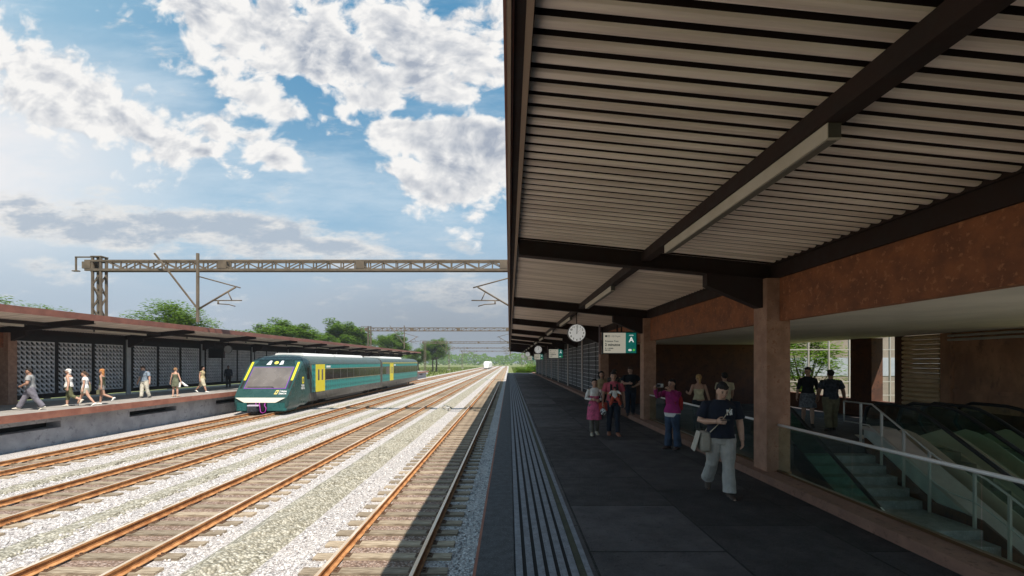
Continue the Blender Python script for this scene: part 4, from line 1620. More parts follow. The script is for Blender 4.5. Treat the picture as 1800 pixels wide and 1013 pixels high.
def display(x, y, z, label, back=False):
    t = thing('information_screen', label, 'information screen', (x, y, z), 'information screens hanging under the canopies', rz=math.pi if back else 0, local=True)
    w, h = .60, .385
    MB().box(-w, w, -.05, .07, -h, h).build('housing', mat('screen_housing', (.010, .009, .009), .5), t)
    MB().box(-.56, .20, -.056, -.0505, -.345, .345).build('cream_panel', SBG, t)
    gp = MB().box(.2003, .56, -.056, -.0505, -.345, .345).build('green_panel', SGR, t)
    k = .00187
    def px(a, b):
        return ((a - 1087.5) * k, -.059, -(b - 445) * k)
    L = lambda nm, tx, s, mt, a, b, bold=0.0, al='LEFT': lettering(nm, tx, s, mt, t, px(a, b), bold, al)
    L('time_text', '12:15 pm', .082, SINK, 932, 337)
    L('headline', 'Próximo Tren', .080, SINK, 818, 428, .0016)
    L('minutes_text', '2 minutos', .128, SINK, 816, 500, .0035)
    L('platform_letter', 'A', .235, SWH, 1297, 428, .008, 'CENTER')
    L('small_text', 'ANDÉN', .045, SWH, 1297, 314, .001, 'CENTER')
    m = MB()
    def bx(a, b, c, d):
        p, q = px(a, b), px(c, d)
        m.box(p[0], q[0], -.0585, -.0562, p[2], q[2])
    bx(820, 305, 858, 337)
    bx(872, 305, 878, 337), bx(878, 305, 902, 310), bx(902, 305, 908, 337), bx(878, 332, 902, 337)
    # two lines of small print, too small to read
    for (yy, runs) in ((545, ((818, 850), (858, 870), (880, 968))), (578, ((818, 868), (876, 925)))):
        for a, b in runs:
            x_ = a
            while x_ < b - 6:
                bx(x_, yy - 9 - (4 if (x_ // 9) % 3 == 0 else 0), x_ + 6, yy + 8)
                x_ += 9
    m.build('small_print', SINK, t)
    p = px(1343, 575)
    MB().prism([(p[0] + .04 * math.cos(i * .4488), p[2] + .04 * math.sin(i * .4488)) for i in range(14)], 'y', -.060, -.0565).build('icon', SLG, t)
    p = px(1272, 575)
    MB().prism([(p[0] + .062 * math.cos(i * .4488), p[2] + .036 * math.sin(i * .4488)) for i in range(14)], 'y', -.060, -.0565).build('icon', SWH, t)
    MB().box(-.10, -.05, -.0, .04, h, .62).box(.05, .10, 0, .04, h, .62).build('hanger', STEELD, t)
    MB().box(-.70, -.655, -.03, .03, -h, .62).box(-.655, -.6, -.02, .02, -.1, .1).build('side_bracket', mat('plum_bracket', (.14, .09, .095), .5), t)
    return t


d0 = display(3.78, 15.6, 2.0 + .335 + .28, 'nearest information screen, cream and green with two minutes shown')
d0.location.z = 2.66
for i in range(1, 4):
    copy_tree(d0, (3.78, 15.6 + 21.3 * i, 2.70), '%s information screen of the right canopy row, counting from the camera' % ORD[i])
display(-20.08 - 3.72, 37.0, 2.72, 'black back of the information screen hanging under the left canopy', True)

# ------------------------------------------------------------------ people
def skinmat(name, c):
    return nmat(name, tuple(x * .86 for x in c), c, 9, 4, .55, space='obj')


SK_L = skinmat('light_skin', (.56, .33, .235))
SK_M = skinmat('tan_skin', (.42, .235, .16))
SK_D = skinmat('brown_skin', (.24, .125, .08))


def cloth(name, c, v=.22, scale=7):
    return nmat('cloth_' + name, tuple(x * (1 - v) for x in c), tuple(min(1, x * (1 + v)) for x in c), scale, 6, .9, space='obj', bump=.25, bscale=60)


def hairm(name, c):
    return nmat('hair_' + name, tuple(x * .6 for x in c), tuple(x * 1.3 for x in c), 14, 5, .85, space='obj', stretch=(3, 3, .6), bump=.5, bscale=50)


TEXW = bpy.data.textures.new('cloth_folds', 'CLOUDS')
TEXW.noise_scale = .11
TEXW.noise_depth = 2
TEXH = bpy.data.textures.new('hair_locks', 'CLOUDS')
TEXH.noise_scale = .035


def soften(o, voxel, it=3, disp=0.0, tex=None):
    md = o.modifiers.new('remesh', 'REMESH')
    md.mode = 'VOXEL'
    md.voxel_size = voxel
    md.use_smooth_shade = True
    if it:
        sm = o.modifiers.new('smooth', 'SMOOTH')
        sm.factor = .5
        sm.iterations = it
    if disp:
        dp = o.modifiers.new('displace', 'DISPLACE')
        dp.texture = tex or TEXW
        dp.strength = disp
        dp.mid_level = .5
        dp.texture_coords = 'LOCAL'


def rot_x(a):      # positive = lean/pitch forward (towards -y)
    return Matrix.Rotation(a, 3, 'X')


class Person:
    """figure in its own frame: faces -y, left side +x, feet at z=0"""

    def __init__(s, label, x, y, head, H, skin, sex='m', z=0.0, legs=((0, 0, 0), (0, 0, 0)), arms=None, lean=0, twist=0, hp=(0, 0, 0),
                 voxel=.008, splay=.02, build=1.0, hands=(.5, .5), group=None):
        s.H, s.sex, s.vox, s.build, s.skin = H, sex, voxel, build, skin
        s.loc, s.rz = (x, y, z), R(head)
        f = sex == 'f'
        hipw = .052 * H
        # legs: (pitch, knee, foot pitch) right (-x), left (+x)
        rel = []
        for sd, (p, k, fp) in zip((-1, 1), legs):
            p, k, fp = R(p), R(k), R(fp)
            d1 = Vector((sd * splay, -math.sin(p), -math.cos(p))).normalized()
            d2 = Vector((sd * splay * .5, -math.sin(p - k), -math.cos(p - k))).normalized()
            hip = Vector((sd * hipw, 0, 0))
            kn = hip + d1 * .245 * H
            an = kn + d2 * .235 * H
            fd = Vector((sd * .12, -math.cos(fp), -math.sin(fp))).normalized()
            rel.append([hip, kn, an, fd])
        low = min(min(r[2].z - .042 * H * max(.5, 1 - abs(r[3].z)), (r[2] + r[3] * .105 * H).z - .028 * H) for r in rel)
        pz = -low
        s.pelvis = Vector((0, 0, pz))
        s.legs = [[q + s.pelvis for q in r[:3]] + [r[3]] for r in rel]
        # torso
        s.MT = rot_x(R(lean)) @ Matrix.Rotation(R(twist), 3, 'Z')
        s.T = lambda v: s.pelvis + s.MT @ Vector(v)
        sw = (.096 if f else .112) * H * (1 + (build - 1) * .5)
        s.sh = [s.T((sd * sw, .004 * H, .292 * H)) for sd in (-1, 1)]
        s.arms = []
        for i, (up, lo) in enumerate(arms or ((Vector((-.12, .05, -1)), Vector((-.05, -.15, -1))), (Vector((.12, .05, -1)), Vector((.05, -.15, -1))))):
            u, l = (s.MT @ Vector(up)).normalized(), (s.MT @ Vector(lo)).normalized()
            el = s.sh[i] + u * .168 * H
            wr = el + l * .150 * H
            s.arms.append((s.sh[i], el, wr, l))
        s.neck = s.T((0, -.004 * H, .325 * H))
        s.MH = s.MT @ Matrix.Rotation(R(hp[1]), 3, 'Z') @ rot_x(R(hp[0])) @ Matrix.Rotation(R(hp[2]), 3, 'Y')
        s.hc = s.neck + s.MH @ Vector((0, -.012 * H, .082 * H))
        s.hd = lambda v: s.hc + s.MH @ Vector(v)
        m = MB()
        s.torso(m, 0)
        for i in (0, 1):
            hip, kn, an, fd = s.legs[i]
            b = build
            m.tube([hip + Vector((0, 0, .03 * H)), hip.lerp(kn, .35), kn, kn.lerp(an, .33), an, an + Vector((0, .004, -.03 * H))],
                   [.052 * H * b, .046 * H * b, .031 * H, .032 * H * b, .0195 * H, .019 * H], 12)
            s.foot(m, i, 0)
            a, e, w, l = s.arms[i]
            r = (.026 if f else .030) * H * b
            m.tube([a.lerp(s.T((0, 0, .255 * H)), .3), a.lerp(e, .05), a.lerp(e, .3), e, e.lerp(w, .3), w, w + l * .01 * H],
                   [r * .9, r * 1.08, r * 1.02, r * .82, r * .84, r * .56, r * .55], 10)
            s.hand(m, i, hands[i])
        m.tube([s.T((0, .006 * H, .30 * H)), s.neck, s.hc + s.MH @ Vector((0, .014 * H, -.03 * H))], [.040 * H, .031 * H, .031 * H], 12)
        s.head(m)
        s.o = m.build('person', skin)
        s.o.location = s.loc
        s.o.rotation_euler = (0, 0, s.rz)
        tag(s.o, label, 'person', group)
        soften(s.o, voxel, 2)
        s.face()

    def torso_rings(s, off, z0=None, z1=None):
        H, b = s.H, s.build
        if s.sex == 'f':
            sec = [(-.055, .070, .060), (0, .092, .066), (.04, .094, .066), (.09, .076, .056), (.13, .068, .050), (.18, .076, .056), (.225, .082, .068), (.26, .086, .056), (.29, .082, .046), (.31, .055, .038), (.325, .036, .034)]
        else:
            sec = [(-.055, .070, .060), (0, .090, .064), (.05, .088, .062), (.10, .083, .058), (.15, .086, .060), (.20, .096, .064), (.245, .102, .064), (.275, .100, .056), (.295, .086, .048), (.312, .056, .040), (.327, .038, .036)]
        rs = []
        for z, a, d in sec:
            if z0 is not None and z * H < z0 - .001:
                continue
            if z1 is not None and z * H > z1 + .001:
                continue
            a, d = (a * (1 + (b - 1) * .6)) * H + off, d * b * H + off
            rs.append([s.T((a * math.cos(t), d * math.sin(t) * (1.05 if math.sin(t) < 0 and z > .15 else 1), z * H)) for t in [2 * math.pi * j / 18 for j in range(18)]])
        return rs

    def torso(s, m, off, z0=None, z1=None):
        m.rings(s.torso_rings(off, z0, z1))

    def foot(s, m, i, off):
        H = s.H
        hip, kn, an, fd = s.legs[i]
        side = fd.cross(Vector((0, 0, 1))).normalized()
        up = side.cross(fd).normalized()
        rs = []
        for t, w, h, c in ((-.036, .012, .014, -.024), (-.028, .021, .022, -.019), (0, .0225, .034, -.010), (.03, .024, .026, -.018), (.065, .027, .017, -.026), (.095, .024, .012, -.031), (.108, .012, .008, -.034)):
            c_ = an + fd * t * H + up * c * H
            rs.append([c_ + side * (w * H + off) * math.cos(q) + up * (h * H + off * .6) * math.sin(q) * (1 if math.sin(q) > 0 else .75) for q in [2 * math.pi * j / 12 for j in range(12)]])
        m.rings(rs)

    def hand(s, m, i, curl):
        H = s.H
        a, e, w, l = s.arms[i]
        sd = -1 if i == 0 else 1
        inward = (s.MT @ Vector((-sd, 0, 0)))
        n = (inward - l * inward.dot(l))
        if n.length < .3:
            n = Vector((0, 0, -1)) - l * Vector((0, 0, -1)).dot(l)
        n.normalize()
        side = l.cross(n).normalized()
        if side.dot(s.MT @ Vector((0, -1, 0))) < 0 and abs(l.z) > .5:
            side = -side
        s_ = side
        rs = []
        for t, ww, th in ((0, .017, .013), (.02, .022, .012), (.045, .0235, .0105), (.055, .021, .009)):
            c = w + l * t * H
            rs.append([c + s_ * ww * H * math.cos(q) + n * th * H * math.sin(q) for q in [2 * math.pi * j / 10 for j in range(10)]])
        m.rings(rs)
        r = .0056 * H
        for k, (u, ln) in enumerate(((.0175, .040), (.006, .046), (-.006, .043), (-.0175, .033))):
            p0 = w + l * .050 * H + s_ * u * H
            c1, c2 = curl * .7, curl * 1.5
            d1 = l * math.cos(c1) + n * math.sin(c1) + s_ * u * 3
            d2 = l * math.cos(c2) + n * math.sin(c2)
            p1 = p0 + d1 * ln * .5 * H
            m.tube([p0 - l * .008 * H, p0, p1, p1 + d2 * ln * .5 * H], [r * 1.05, r * 1.05, r, r * .8], 7)
        p0 = w + l * .014 * H + s_ * .018 * H
        p1 = p0 + (s_ * .8 + l * .75 + n * .5).normalized() * .026 * H
        m.tube([p0, p1, p1 + (l * .9 + s_ * .15 + n * (.3 + .5 * curl)).normalized() * .024 * H], [r * 1.35, r * 1.2, r * .9], 7)
        s.hands = getattr(s, 'hands', {})
        s.hands[i] = (w + l * .06 * H + n * .012 * H, l, n, s_)

    def head(s, m):
        H = s.H
        rx, ry, rz = .0445 * H, .056 * H, .068 * H

        def fn(p, d):
            p = p.copy()
            t = p.z / rz
            if t < 0:
                p.x *= 1 - .30 * (-t) ** 1.6
                if d.y > 0:
                    p.y *= 1 - .30 * (-t)
                else:
                    p.y *= 1 + .04 * (-t)
            else:
                if d.y > 0:
                    p.y *= 1.05
            return p
        m.ell(s.hc, rx, ry, rz, nu=20, nv=16, M=s.MH, fn=fn)
        m.tube([s.hd((0, -ry * .93, .10 * rz)), s.hd((0, -ry * 1.12, -.17 * rz)), s.hd((0, -ry * 1.0, -.24 * rz))], [.006 * H, .0095 * H, .008 * H], 7)
        for sd in (-1, 1):
            m.ell(s.hd((sd * rx * .99, .006 * H, -.04 * rz)), .006 * H, .012 * H, .019 * H, M=s.MH, nu=8, nv=6)
        m.ell(s.hd((0, -ry * .93, -.52 * rz)), .014 * H, .008 * H, .008 * H, M=s.MH, nu=8, nv=6)
        s.hr = (rx, ry, rz)

    def face(s):
        H = s.H
        rx, ry, rz = s.hr
        m = MB()
        for sd in (-1, 1):
            m.ell(s.hd((sd * .0175 * H, -ry * .925, .02 * rz)), .0075 * H, .004 * H, .0042 * H, 0, 8, 6, s.MH)
            m.ell(s.hd((sd * .0185 * H, -ry * .93, .17 * rz)), .0115 * H, .005 * H, .0028 * H, 0, 8, 6, s.MH)
        m.ell(s.hd((0, -ry * 1.0, -.5 * rz)), .0125 * H, .0045 * H, .0032 * H, 1, 8, 6, s.MH)
        m.build('face_details', [mat('eye_dark', (.02, .012, .01), .4), mat('lip', (.33, .10, .085), .5)], s.o, True)

    def child(s, m, name, mt, vox=None, it=3, disp=0.0, tex=None):
        o = m.build(name, mt, s.o)
        soften(o, vox or s.vox * 1.05, it, disp, tex)
        return o

    def shirt(s, mt, sleeve=.55, hem=-.02, off=.014, name='shirt', top=None, flare=0.0):
        H = s.H
        m = MB()
        rs = s.torso_rings(off, hem * H if hem > -.055 else None, top * H if top else None)
        flare = flare or (.10 if hem < 0 else 0)
        if flare:
            n = len(rs)
            for i in range(min(3, n)):
                k = 1 + flare * (1 - i / 3)
                c = sum(rs[i], Vector()) / len(rs[i])
                rs[i] = [c + (p - c) * k for p in rs[i]]
        m.rings(rs)
        if sleeve > 0:
            for i in (0, 1):
                a, e, w, l = s.arms[i]
                r = (.030 if s.sex == 'f' else .036) * H * s.build + off * .45
                pts, rad = [a.lerp(s.T((0, 0, .255 * H)), .38), a.lerp(e, .06) + s.MT @ Vector((0, 0, -.008 * H)), a.lerp(e, min(sleeve, 1) * .55), a.lerp(e, min(sleeve, 1))], [r * .85, r * 1.0, r * 1.02, r * 1.1]
                if sleeve > 1:
                    pts += [e.lerp(w, (sleeve - 1) * .5), e.lerp(w, (sleeve - 1))]
                    rad = [r * .85, r * 1.0, r, r * .86, r * .82, r * .68]
                m.tube(pts, rad, 12)
        return s.child(m, name, mt, disp=.016)

    def trousers(s, mt, length=1.95, off=.013, flare=0.0, waist=.035, name='trousers', loose=1.0):
        H = s.H
        m = MB()
        m.rings(s.torso_rings(off, None, waist * H) + ([[p + s.MT @ Vector((0, 0, .02 * H)) for p in s.torso_rings(off, None, waist * H)[-1]]] if waist > .02 else []))
        for i in (0, 1):
            hip, kn, an, fd = s.legs[i]
            b = s.build * loose
            o = off * .8
            if length <= 1:
                pts = [hip + Vector((0, 0, .03 * H)), hip.lerp(kn, length * .5), hip.lerp(kn, length)]
                rad = [.056 * H * b + o, .053 * H * b + o, .050 * H * b + o]
            else:
                t = length - 1
                pts = [hip + Vector((0, 0, .03 * H)), hip.lerp(kn, .4), kn, kn.lerp(an, t * .45), kn.lerp(an, t)]
                rad = [.056 * H * b + o, .051 * H * b + o, .036 * H * b + o, .036 * H * b + o + flare * .3, .030 * H * b + o + flare]
            m.tube(pts, rad, 14)
        return s.child(m, name, mt, disp=.02)

    def skirt(s, mt, z0=.10, z1=-.20, flare=.035, off=.014, name='skirt'):
        H = s.H
        m = MB()
        rs = []
        n = 24
        for k in range(8):
            t = k / 7
            z = z0 + (z1 - z0) * t
            base = .072 + .03 * min(1, max(0, (.10 - z) / .1))
            a = base * H * s.build + off + flare * t * H
            d = (.060 + .012 * min(1, t * 3)) * H * s.build + off + flare * t * H
            rs.append([s.pelvis + Vector(((a + .012 * t * math.sin(5 * q)) * math.cos(q), (d + .012 * t * math.cos(6 * q)) * math.sin(q), z * H)) for q in [2 * math.pi * j / n for j in range(n)]])
        m.rings(rs)
        return s.child(m, name, mt, disp=.012)

    def shoes(s, mt, off=.006):
        for i in (0, 1):
            m = MB()
            s.foot(m, i, off)
            s.child(m, 'shoe', mt, vox=.007, it=1)

    def hair(s, mt, style='short'):
        H = s.H
        rx, ry, rz = s.hr
        m = MB()
        cap = 1.10
        m.ell(s.hd((0, .017 * H, .022 * H)), rx * 1.07, ry * .97, rz * .86, nu=18, nv=14, M=s.MH)
        m.ell(s.hd((0, .004 * H, .045 * H)), rx * .92, ry * .88, rz * .47, nu=16, nv=10, M=s.MH)
        if style == 'short':
            m.ell(s.hd((0, -.012 * H, .043 * H)), rx * .9, ry * .78, rz * .48, nu=14, nv=10, M=s.MH)
        if style in ('long', 'bob', 'curly'):
            ln = {'long': .17, 'bob': .085, 'curly': .10}[style]
            w = {'long': 1.05, 'bob': 1.12, 'curly': 1.45}[style]
            pts = []
            for k in range(6):
                t = k / 5
                c = s.hd((0, .026 * H + .012 * H * math.sin(3 * t), .01 * H - ln * H * t))
                a, d = rx * w * (1 - .25 * t * t), ry * .62 * (1 - .35 * t)
                pts.append([c + s.MH @ Vector((a * math.cos(q), d * math.sin(q) * (1 if math.sin(q) > 0 else .55), 0)) for q in [2 * math.pi * j / 14 for j in range(14)]])
            m.rings(pts)
        if style == 'curly':
            rd = random.Random(3)
            for k in range(26):
                a = rd.uniform(0, 6.28)
                m.ell(s.hd((rx * 1.15 * math.cos(a), .02 * H + ry * .7 * math.sin(a) * (1 if math.sin(a) > 0 else .3), rd.uniform(-.09, .05) * H)), .018 * H, .018 * H, .018 * H, nu=8, nv=6)
        if style in ('pony', 'bun'):
            if style == 'pony':
                m.tube([s.hd((0, .062 * H, .02 * H)), s.hd((0, .085 * H, .0)), s.hd((0, .085 * H, -.05 * H)), s.hd((0, .07 * H, -.10 * H))], [.014 * H, .02 * H, .019 * H, .007 * H], 9)
            else:
                m.ell(s.hd((0, .066 * H, .01 * H)), .022 * H, .02 * H, .022 * H, nu=10, nv=8)
        return s.child(m, 'hair', mt, vox=.0065, it=1, disp=.022, tex=TEXH)

    def cap(s, mt):
        H = s.H
        rx, ry, rz = s.hr
        m = MB()
        m.ell(s.hd((0, .006 * H, .030 * H)), rx * 1.13, ry * 1.08, rz * .68, nu=18, nv=12, M=s.MH)
        rs = []
        for y_, w_ in ((-.03, .040), (-.06, .040), (-.08, .032), (-.092, .016)):
            rs.append([s.hd((w_ * H * math.cos(q), y_ * H, .022 * H + .004 * H * math.sin(q) - .06 * (w_ * math.cos(q)) ** 2 * H * 4)) for q in [2 * math.pi * j / 10 for j in range(10)]])
        m.rings(rs)
        return s.child(m, 'cap', mt, vox=.006, it=2)

    def sunglasses(s):
        H = s.H
        rx, ry, rz = s.hr
        m = MB()
        for sd in (-1, 1):
            m.ell(s.hd((sd * .018 * H, -ry * .98, .03 * rz)), .0155 * H, .006 * H, .0105 * H, 0, 10, 6, s.MH)
            m.bar(s.hd((sd * .03 * H, -ry * .9, .06 * rz)), s.hd((sd * rx * 1.03, .0, .06 * rz)), .004, .006)
        m.bar(s.hd((-.03 * H, -ry * .99, .07 * rz)), s.hd((.03 * H, -ry * .99, .07 * rz)), .005, .006)
        m.build('sunglasses', mat('shades', (.008, .007, .007), .15), s.o)

    def prop(s, name, label, cat):
        """an item carried by this person: its own top-level thing, in the person's frame"""
        t = thing(name, label, cat, s.loc, rz=s.rz, local=True)
        return t


V = Vector
WALK_R = ((-24, 14, 30), (22, 6, -10))      # right leg behind, left leg ahead
WALK_L = ((22, 6, -10), (-24, 14, 30))
STAND = ((2, 3, 0), (-3, 2, 0))
BLKHAIR = hairm('black', (.014, .011, .010))
BRHAIR = hairm('brown', (.075, .042, .024))
BLHAIR = hairm('blond', (.42, .24, .09))
DKHAIR = hairm('dark_brown', (.03, .019, .013))
LZ = -.07
HANG = (V((-.16, .08, -1)), V((-.08, -.2, -1))), (V((.16, .08, -1)), V((.08, -.2, -1)))
SWING = (V((-.16, -.3, -1)), V((-.08, -.6, -1))), (V((.16, .38, -1)), V((.1, .1, -1)))
SWINGB = (V((-.16, .38, -1)), V((-.1, .1, -1))), (V((.16, -.3, -1)), V((.08, -.6, -1)))
LT_SHOE = mat('cream_shoe', (.62, .57, .48), .7)
WH_SHOE = mat('white_shoe', (.74, .73, .70), .7)
DK_SHOE = mat('dark_shoe', (.03, .022, .018), .6)

# --- left platform
p = Person('man in grey T-shirt and loose grey trousers with a phone at his ear', -20.67, 19.66, -55, 1.85, SK_M, 'm', LZ,
           ((28, 4, -8), (-22, 12, 26)), ((V((-.6, -.75, -.2)), V((.155, .11, .14))), (V((.35, -.15, -1)), V((-.55, -.75, -.35)))), lean=2, build=1.18, hands=(1.1, .5))
p.shirt(cloth('grey_tee', (.27, .27, .27)), .6, -.03, .018)
p.trousers(cloth('grey_denim', (.17, .16, .19)), 1.95, .016, .012, loose=1.12)
p.hair(BLKHAIR); p.sunglasses(); p.shoes(LT_SHOE)
h = p.hands[0]
t = p.prop('mobile_phone', 'dark phone held to the ear of the man in the grey T-shirt', 'phone')
MB().bar(h[0] - h[1] * .05, h[0] + h[1] * .06, .06, .012).build('phone_body', BLK, t)
t = p.prop('shoulder_bag', 'black shoulder bag hanging beside the man with the phone at his ear', 'bag')
q = p.T((-.20, -.05, .02))
m = MB(); m.rings([[q + V((dx * .05, dy * .15, z)) for dx, dy in ((-1, -.8), (-.6, -1), (.6, -1), (1, -.8), (1, .8), (.6, 1), (-.6, 1), (-1, .8))] for z in (-.17, -.14, 0, .12, .14)])
bo = m.build('pouch', cloth('black_bag', (.02, .02, .024)), t)
m = MB(); m.tube([q + V((0, -.12, .13)), p.T((-.05, -.155, .30)), p.T((.12, -.11, .52)), p.T((.16, .02, .565)), p.T((.05, .14, .45)), q + V((0, .12, .13))], .014, 6)
m.build('strap', MATS['cloth_black_bag'], t)

p = Person('woman in pale cap, sunglasses, white top and olive calf length leggings', -20.60, 21.29, -65, 1.76, SK_L, 'f', LZ,
           ((8, 2, 0), (-18, 42, 50)), ((V((-.3, -.15, -1)), V((-.1, -.45, -1))), (V((.2, .25, -1)), V((.1, -.1, -1)))), build=1.18)
p.shirt(cloth('white_top', (.74, .73, .70)), 0, -.03, .014, name='tank_top', top=.27)
p.trousers(cloth('olive', (.11, .115, .055)), 1.45, .008, 0, waist=.03, name='leggings')
p.hair(hairm('white', (.72, .70, .66)), 'bob'); p.cap(cloth('pale_cap', (.52, .48, .46))); p.sunglasses(); p.shoes(LT_SHOE)

p = Person('woman in white T-shirt and short beige skirt striding, brown ponytail', -20.10, 21.58, -68, 1.69, SK_L, 'f', LZ,
           ((26, 4, -10), (-24, 10, 24)), ((V((-.2, .25, -1)), V((-.1, .0, -1))), (V((.2, .1, -1)), V((.1, -.15, -1)))), hp=(12, 0, 0))
p.shirt(cloth('white_tee', (.80, .79, .77)), .35, -.02, .012)
p.skirt(cloth('beige_skirt', (.40, .37, .30)), .06, -.13, .01)
p.hair(BRHAIR, 'pony'); p.shoes(WH_SHOE)
t = p.prop('handbag', 'olive handbag hanging at the side of the woman in the white T-shirt', 'bag')
q = p.T((-.2, .02, .02)); m = MB(); m.rings([[q + V((dx * .04, dy * .12, z)) for dx, dy in ((-1, -.8), (-.6, -1), (.6, -1), (1, -.8), (1, .8), (.6, 1), (-.6, 1), (-1, .8))] for z in (-.16, -.13, 0, .13, .15)])
m.build('pouch', cloth('olive_bag', (.15, .15, .085)), t)
m = MB(); m.tube([q + V((0, -.08, .14)), p.T((-.19, -.03, .40)), p.T((-.14, 0, .535)), p.T((-.19, .05, .4)), q + V((0, .08, .14))], .009, 6); m.build('strap', MATS['cloth_olive_bag'], t)

p = Person('woman with long red blond hair, dark green sleeveless top and grey shorts', -19.85, 22.2, -72, 1.75, SK_M, 'f', LZ,
           ((10, 3, 0), (-16, 50, 48)), ((V((-.15, -.2, -1)), V((-.05, -.4, -1))), (V((.25, .25, -1)), V((.15, .05, -1)))))
p.shirt(cloth('dark_green_top', (.045, .055, .028)), 0, .0, .012, name='tank_top', top=.27)
p.trousers(cloth('grey_shorts', (.22, .21, .19)), .42, .012, name='shorts')
p.hair(hairm('red_blond', (.48, .20, .06)), 'long'); p.sunglasses(); p.shoes(WH_SHOE)
t = p.prop('handbag', 'dark olive handbag in the hand of the woman with long red blond hair', 'bag')
q = p.hands[0][0] + V((0, 0, -.16)); m = MB(); m.rings([[q + V((dx * .04, dy * .13, z)) for dx, dy in ((-1, -.8), (-.6, -1), (.6, -1), (1, -.8), (1, .8), (.6, 1), (-.6, 1), (-1, .8))] for z in (-.12, -.1, 0, .06, .08)])
m.build('pouch', MATS['cloth_olive_bag'], t)
m = MB(); m.tube([q + V((0, -.08, .08)), p.hands[0][0], q + V((0, .08, .08))], .008, 6); m.build('handle', MATS['cloth_olive_bag'], t)

p = Person('man in loose blue grey short sleeved shirt and cream trousers walking towards the camera', -21.10, 26.33, -12, 1.86, SK_L, 'm', LZ,
           ((8, 4, 0), (-8, 10, 8)), ((V((-.28, -.05, -1)), V((-.1, -.35, -1))), (V((.32, .1, -1)), V((.16, -.1, -1)))), hp=(18, -15, 0), build=1.1)
p.shirt(cloth('blue_grey', (.20, .25, .31), .3, 12), .8, -.05, .022)
p.trousers(cloth('cream_chino', (.58, .55, .46)), 1.95, .015, .006, loose=1.1)
p.hair(BRHAIR); p.shoes(mat('grey_shoe', (.14, .13, .12), .7))

p = Person('woman in short olive dress seen from behind, white cloth over her arm', -19.95, 27.2, 175, 1.74, SK_L, 'f', LZ,
           ((4, 3, 0), (-3, 3, 0)), ((V((-.35, -.05, -1)), V((-.25, -.15, -1))), (V((.28, .05, -1)), V((.30, -.1, -1)))))
p.shirt(cloth('olive_dress', (.125, .135, .085)), 0, .02, .013, name='dress_top', top=.27)
p.skirt(MATS['cloth_olive_dress'], .08, -.16, .018)
p.hair(hairm('light_brown', (.30, .16, .07)), 'bun'); p.shoes(mat('nude_shoe', (.5, .36, .26), .6))
t = p.prop('white_cloth', 'white jacket dangling from the arm of the woman in the olive dress', 'jacket')
q = p.hands[0][0]
m = MB(); m.rings([[q + V((-.03 - .12 * k + .02 * math.sin(a * 3), .02 + .03 * math.sin(a), .12 - .10 * k)) + V((.03 + .035 * k, 0, 0)) * math.cos(a) for a in [j * .5236 for j in range(12)]] for k in (0, 1, 2, 2.6)])
m.rings([[q + V((.03 + .05 * k + .02 * math.sin(a * 3), .03 + .03 * math.sin(a), .10 - .13 * k)) + V((.03 + .03 * k, 0, 0)) * math.cos(a) for a in [j * .5236 for j in range(12)]] for k in (0, 1, 2, 2.4)])
soften(m.build('cloth_body', cloth('white_cloth', (.80, .79, .77)), t), .009, 2, .01)

p = Person('dark haired walker in beige sleeveless top and wide knee length shorts', -21.00, 31.15, 95, 1.85, SK_M, 'f', LZ,
           ((24, 6, -6), (-24, 20, 30)), ((V((-.2, .1, -1)), V((-.1, -.1, -1))), (V((.2, .2, -1)), V((.1, .0, -1)))), build=1.12)
p.shirt(cloth('beige_top', (.42, .34, .19)), .15, -.03, .016)
p.trousers(cloth('beige_shorts', (.52, .47, .34)), 1.1, .018, name='shorts', loose=1.2)
p.hair(BLKHAIR, 'bob'); p.shoes(WH_SHOE)

p = Person('person in dark blue clothes standing in the shade in front of the left block screens', -23.2, 37.6, 20, 1.80, SK_D, 'm', LZ, STAND, HANG)
p.shirt(cloth('navy_jacket', (.015, .022, .035)), 1.95, -.03, .018, name='jacket')
p.trousers(cloth('black_trousers', (.012, .012, .014)))
p.hair(BLKHAIR); p.shoes(DK_SHOE)

# --- right platform
p = Person('man in navy T-shirt and pale grey trousers looking down at his phone', 3.16, 6.80, -10, 1.71, SK_L, 'm', 0,
           ((-12, 30, 30), (6, 2, -2)), ((V((-.34, -.05, -1)), V((.80, -.75, .12))), (V((.26, .10, -1)), V((.05, -.28, -1)))), hp=(13, 4, 0), voxel=.0055, build=1.12, hands=(.95, .6), lean=2)
p.shirt(cloth('navy_tee', (.010, .013, .026)), .78, -.05, .030)
p.trousers(cloth('stone_trousers', (.40, .375, .345), .12), 1.97, .010, .022, loose=1.10, waist=.03)
p.hair(BLKHAIR)
p.shoes(mat('brown_sandal', (.055, .035, .025), .7), .002)
q = p.T((.078, -.142, .452))
for tx, dz, dx in (('N', .0, 0), ('Y', -.002, .008)):
    lettering('chest_emblem', tx, .115, mat('emblem_white', (.78, .78, .76), .7), p.o, (q.x + dx, q.y - .012, q.z - .10 + dz), .003, 'CENTER', rot=(0, R(-6), R(8)))
h = p.hands[0]
t = p.prop('mobile_phone', 'dark phone in the hand of the man in the navy T-shirt', 'phone')
c = h[0] + h[1] * .015 + V((0, -.01, .025))
MB().bar(c - h[1] * .055, c + h[1] * .06, .055, .012).build('phone_body', BLK, t)
BAGM = cloth('canvas_bag', (.33, .29, .24), .12)
t = p.prop('messenger_bag', 'cream canvas messenger bag slung across the man in the navy T-shirt', 'bag')
q = p.T((-.235, .0, .02))
prof = ((-1, -.75), (-.6, -1), (.6, -1), (1, -.75), (1, .75), (.6, 1), (-.6, 1), (-1, .75))
m = MB(); m.rings([[q + V((dx * .075 * k, dy * .13 * k, z)) for dx, dy in prof] for z, k in ((-.24, .75), (-.21, 1), (-.08, 1.05), (.04, .9), (.06, .5))])
